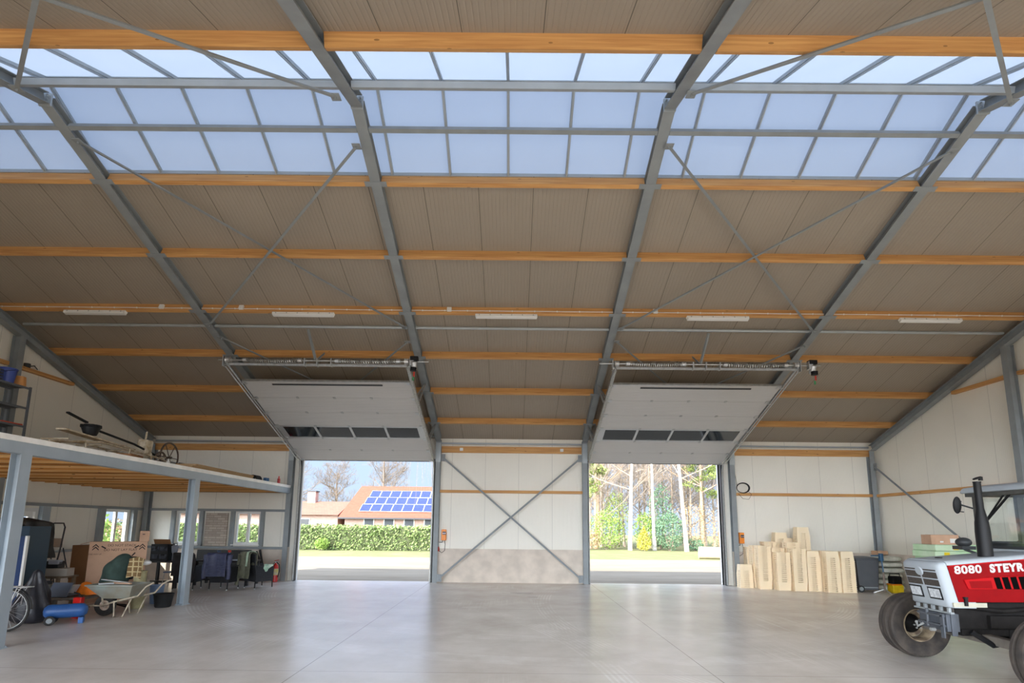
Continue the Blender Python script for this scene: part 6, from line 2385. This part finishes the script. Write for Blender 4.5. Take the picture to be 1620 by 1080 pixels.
def shrub(loc, r, n, size, m_leaf, label, seed, cat='shrub', name='shrub', cone=False, group=None, stem=True):
    t = thing(name, label, cat, loc, group=group)
    def warp(q, g):
        if cone:
            f = (q.z / r[2] + 1) / 2
            return Vector((q.x * (1.25 - 1.1 * f), q.y * (1.25 - 1.1 * f), q.z))
        s = 1 + 0.22 * noise.noise(q * 1.3 + Vector((seed, 0, 0)))
        return q * s
    m = MB()
    leaf_cloud(m, (0, 0, r[2]), r, n, size, seed, warp=warp)
    m.build('foliage', m_leaf, t)
    if stem:
        m = MB()
        g = random.Random(seed)
        for k in range(7):
            a = g.uniform(0, 6.28)
            m.tube([(0.05 * math.cos(a), 0.05 * math.sin(a), 0), (r[0] * 0.35 * math.cos(a), r[1] * 0.35 * math.sin(a), r[2] * 0.9), (r[0] * 0.6 * math.cos(a), r[1] * 0.6 * math.sin(a), r[2] * 1.5)], [0.03, 0.02, 0.006], 5)
        m.build('stems', M_bark2, t)
    return t


# clipped hedge
t = thing('clipped_hedge', 'long clipped green hedge across the lawn in front of the tiled house', 'hedge', (-22, 40.2, 0))
m = MB()
g = random.Random(3)
for _ in range(15000):
    side = g.random()
    x = g.uniform(-20, 19.5)
    if side < 0.62:
        p = Vector((x, -0.75 + g.uniform(-0.1, 0.16), g.uniform(0.02, 1.72)))
    elif side < 0.85:
        p = Vector((x, g.uniform(-0.75, 0.75), 1.72 + g.uniform(-0.12, 0.12)))
    else:
        p = Vector((x, 0.75 + g.uniform(-0.15, 0.1), g.uniform(0.02, 1.72)))
    p.y += 0.12 * noise.noise(Vector((x * 0.9, p.z * 1.2, 0)))
    p.z += 0.08 * noise.noise(Vector((x * 0.6, 5, 0)))
    a = Vector((g.gauss(0, 1), g.gauss(0, 1), g.gauss(0, 1))).normalized()
    b = a.orthogonal().normalized()
    d = a.cross(b)
    s = g.uniform(0.05, 0.12)
    m.add([p - b * s, p - d * s * 0.6, p + b * s, p + d * s * 0.6], [(0, 1, 2, 3)])
m.build('foliage', M_hedge, t)
MB().box2((-20, -0.62, 0), (19.4, 0.62, 1.62)).build('branch_core', M_hedge_in, t)
shrub((-13.75, 38.9, 0), (0.52, 0.5, 0.45), 700, 0.07, M_laurel, 'small round yellow-green shrub on the lawn before the hedge', 11)

# tiled house with solar modules
M_tile = brick_material('orange_roof_tile', '#96503c', '#8a4835', '#73402f', 1.3)
M_tile2 = brick_material('brown_roof_tile', '#8f6250', '#845848', '#6e4b3e', 1.3)
M_house = brick_material('house_brick', '#b08878', '#a07868', '#b0a59a')
M_solar = mat('solar_cell', '#2a3566', 0.35, vary=0.15, scale=4)
hs = thing('house', 'long brick house with orange tiled roof and blue solar modules beyond the hedge', 'house', (-12, 52, 0))
ex0, ex1, ey, ez = -16.3, 3.0, 50.0, 2.5
ry, rz0, rx0 = 55.6, 5.85, -15.8
o = Vector((-12, 52, 0))
MB().box2(Vector((ex0 + 0.5, ey + 0.5, 0)) - o, Vector((ex1 - 0.5, 61, ez)) - o).build('wall', M_house, hs)
m = MB()
A = [Vector((ex0, ey, ez)), Vector((ex1, ey, ez)), Vector((ex1, 61.2, ez)), Vector((ex0, 61.2, ez)), Vector((rx0, ry, rz0)), Vector((ex1, ry, rz0))]
m.add([p - o for p in A], [(0, 1, 5, 4), (1, 2, 5), (2, 3, 4, 5), (3, 0, 4), (0, 3, 2, 1)])
m.build('roof', M_tile, hs)
MB().box2(Vector((ex0, ey - 0.1, ez - 0.12)) - o, Vector((ex1, ey + 0.02, ez + 0.02)) - o).build('gutter', M_dark, hs)
rd = (Vector((0, ry, rz0)) - Vector((0, ey, ez))).normalized()
rn = Vector((1, 0, 0)).cross(rd)
for r_ in range(3):
    for c_ in range(11):
        p = Vector((-14.62 + c_ * 1.02 + r_ * 0.13 + 0.5, ey, ez)) + rd * (1.75 + r_ * 1.42) + rn * 0.09
        rot = Matrix((Vector((1, 0, 0)), rd, rn)).transposed()
        q = MB().box(p - o, (1.0, 1.42, 0.04), rot).build('solar_module', M_white, hs)
        MB().box(p - o + rn * 0.006, (0.95, 1.37, 0.04), rot).build('cells', M_solar, q)
for k in range(9):
    x = -14 + k * 1.9
    f = MB().box2(Vector((x, ey + 0.44, 1.5)) - o, Vector((x + 1.0, ey + 0.52, 2.55)) - o).build('window', M_white, hs)
    MB().box2(Vector((x + 0.08, ey + 0.42, 1.58)) - o, Vector((x + 0.92, ey + 0.46, 2.47)) - o).build('pane', M_dark, f)
hl = thing('house', 'low brick wing with brown tiled roof and square chimney left of the solar roof', 'house', (-24, 53, 0))
o = Vector((-24, 53, 0))
MB().box2(Vector((-34, 50.6, 0)) - o, Vector((-16.5, 58, 2.7)) - o).build('wall', M_house, hl)
m = MB()
m.prism([(50.1 - 53, 2.72), (54.2 - 53, 4.15), (58.5 - 53, 2.72)], -34.4 + 24, -16.35 + 24, 'X')
m.build('roof', M_tile2, hl)
m = MB()
m.box2(Vector((-20.7, 53.7, 3.8)) - o, Vector((-19.9, 54.5, 5.1)) - o)
c = m.build('chimney', M_brick, hl)
MB().box2(Vector((-20.8, 53.6, 5.1)) - o, Vector((-19.8, 54.6, 5.2)) - o).build('cap', M_dark, c)
for k in range(4):
    x = -31 + k * 3.6
    f = MB().box2(Vector((x, 50.54, 1.2)) - o, Vector((x + 1.1, 50.62, 2.4)) - o).build('window', M_white, hl)
    MB().box2(Vector((x + 0.08, 50.52, 1.28)) - o, Vector((x + 1.02, 50.58, 2.32)) - o).build('pane', M_dark, f)

# bare trees behind the houses
for k, (x, y, h, s, pl) in enumerate(((-30.5, 72, 10.8, 21, 'leftmost of the three bare trees rising behind the tiled houses'),
                                      (-24.5, 74, 9.0, 22, 'middle one of the three bare trees rising behind the tiled houses'),
                                      (-17.8, 73, 11.5, 23, 'rightmost of the three bare trees rising behind the tiled houses'))):
    bare_tree((x, y, 0), h, 0.28, pl, s, M_bark, M_bark, levels=5, low=0.2, spread=0.6, group='bare trees behind the houses', nb=20)
t = thing('weeping_birch', 'thin drooping birch twigs hanging in front of the solar roof', 'tree', (-6.3, 44.5, 0))
m = MB()
g = random.Random(5)
m.tube([(3.2, 0, 0), (3.0, 0, 4), (2.6, 0, 8), (2.0, 0, 10.5)], [0.16, 0.13, 0.1, 0.05], 8)
m.build('trunk', M_birch, t, smooth=True)
m = MB()
for k in range(8):
    y0 = g.uniform(-0.9, 0.9)
    z0 = g.uniform(7.5, 9.5)
    x1 = g.uniform(-2.4, 0.2)
    m.tube([(2.5, 0, z0), (x1 + 1.2, y0 * 0.6, z0 + 0.9), (x1, y0, z0 + 0.2)], [0.04, 0.025, 0.012], 4)
    for j in range(7):
        xx = x1 + g.uniform(-0.35, 0.9)
        zl = z0 - g.uniform(2.0, 4.4)
        m.tube([(xx, y0, z0 + 0.5), (xx + g.uniform(-0.15, 0.15), y0, (z0 + zl) / 2), (xx + g.uniform(-0.3, 0.3), y0, zl)], [0.008, 0.007, 0.004], 3)
m.build('twigs', M_bark2, t)

# wood edge seen through the right gate
BIR = [((9.75, 44.3, 0), 15, 0.17, (0.6, 0), 'white birch trunk, leftmost of three birches through the right gate', 31),
       ((11.85, 44.6, 0), 15, 0.15, (-0.1, 0.3), 'white birch trunk, middle one of three birches through the right gate', 32),
       ((14.05, 43.2, 0), 15, 0.17, (-0.8, 0.2), 'white birch trunk, rightmost of three birches through the right gate', 33)]
for loc, h, r, ln, lb, sd in BIR:
    bare_tree(loc, h, r, lb, sd, M_birch, M_bark2, lean=ln, levels=4, low=0.28, group='birches', name='birch_tree', nb=12)
THIN = [(6.9, 47), (7.7, 48.5), (8.5, 51), (10.9, 52), (12.9, 50), (13.3, 54), (15.6, 52), (16.6, 50), (17.6, 54), (9.4, 56), (11.6, 58), (15.0, 60), (18.5, 58), (7.2, 57), (19.6, 52), (6.2, 53), (8.0, 60), (9.9, 54), (10.4, 62), (12.3, 56), (13.9, 58), (14.6, 54.5), (16.1, 57), (17.2, 61), (18.2, 55), (20.6, 57), (21.5, 61), (22.5, 55), (11.0, 49.5), (16.9, 52.5)]
proto = []
for k, (x, y) in enumerate(THIN):
    if k < 4:
        t = bare_tree((x, y, 0), 12, 0.12, '', 40 + k, M_bark2, M_bark2, lean=(rng.uniform(-.5, .5), 0), levels=4, low=0.15, spread=0.6, nb=14)
        proto.append(t)
    else:
        t = copy_tree(proto[k % 4])
        t.location = (x, y, 0)
        t.rotation_euler = (0, 0, rng.uniform(0, 6.28))
    tag(t, 'thin bare brown tree in the thicket behind the white birches', 'tree', 'thin bare trees of the thicket')
PIN = [((7.3, 46.5, 0), 11, 0.16, 'tall pine with ragged tufts at the left edge of the wood', 61),
       ((8.6, 53, 0), 13, 0.2, 'tall pine behind the leftmost white birch', 62),
       ((16.9, 47.5, 0), 12, 0.18, 'tall pine with ragged tufts right of the rightmost birch', 63),
       ((19.0, 49, 0), 12, 0.18, 'tall pine at the far right of the wood edge', 64)]
for loc, h, r, lb, sd in PIN:
    t = bare_tree(loc, h, r, lb, sd, M_pinebark, M_pinebark, levels=2, low=0.35, group='pines', name='pine_tree', nb=8)
    g = random.Random(sd)
    m = MB()
    for k in range(22):
        f = g.uniform(0.4, 1.0)
        a = g.uniform(0, 6.28)
        rr = g.uniform(0.2, 1.7) * (1.25 - f * 0.7)
        leaf_cloud(m, (rr * math.cos(a), rr * math.sin(a), h * f), (0.6, 0.6, 0.3), 110, 0.1, sd * 100 + k, shell=0.1)
    m.build('needles', M_pine, t)
shrub((8.0, 45.5, 0), (1.5, 1.2, 1.7), 1500, 0.09, M_laurel, 'broad light green shrub left of the leftmost birch', 71)
shrub((6.2, 44.8, 0), (1.2, 1.0, 0.9), 900, 0.08, M_dry, 'low rust-brown shrub at the left edge of the wood', 72)
shrub((9.1, 47.0, 0), (1.2, 1.2, 2.6), 1500, 0.09, M_pine, 'tall loose green shrub just behind the leftmost birch', 73)
shrub((10.72, 43.6, 0), (0.72, 0.7, 0.98), 1300, 0.08, M_gold, 'golden cone-shaped conifer between two white birches', 74, name='conifer', cat='conifer', cone=True)
shrub((11.3, 45.6, 0), (0.9, 0.9, 1.6), 1300, 0.09, M_laurel, 'bright green shrub behind the golden conifer', 75)
shrub((13.0, 44.2, 0), (1.25, 1.1, 1.6), 2400, 0.08, M_holly, 'large dark holly between the middle and rightmost birch', 76)
shrub((12.9, 46.5, 0), (1.1, 1.0, 2.9), 1500, 0.09, M_holly, 'tall dark evergreen shrub behind the holly', 77)
shrub((15.2, 44.6, 0), (0.8, 0.8, 0.5), 500, 0.08, M_holly, 'low dark shrub right of the rightmost birch', 78)
shrub((16.3, 47.5, 0), (2.0, 1.4, 2.1), 1500, 0.07, M_dry, 'wide brown leafless thicket bush at the right of the wood', 79)
shrub((18.6, 45.6, 0), (1.6, 1.2, 1.4), 1000, 0.07, M_dry, 'brown bush behind the concrete pipe', 80)
M_pipe = mat('weathered_concrete', '#c2b59e', 0.9, vary=0.12, scale=4)
m = MB()
m.lathe([(0.27, 0), (0.36, 0), (0.36, 1.7), (0.27, 1.7)], 24, (0, 0, 0.36), AXX, closed=True)
o = m.build('concrete_pipe', M_pipe, loc=(11.6, 33.4, 0), smooth=True, rz=R(-14))
tag(o, 'pale concrete pipe lying on the grass before the wood', 'concrete pipe')
# shrubs outside the left windows
shrub((-15.6, 19.4, 0), (1.0, 1.4, 1.2), 1200, 0.09, M_laurel, 'bright green shrub outside the left end window', 81)
shrub((-17.5, 23.5, 0), (1.4, 1.2, 1.0), 900, 0.09, M_dry, 'rust-leaved shrub outside the back window nearest the corner', 82)
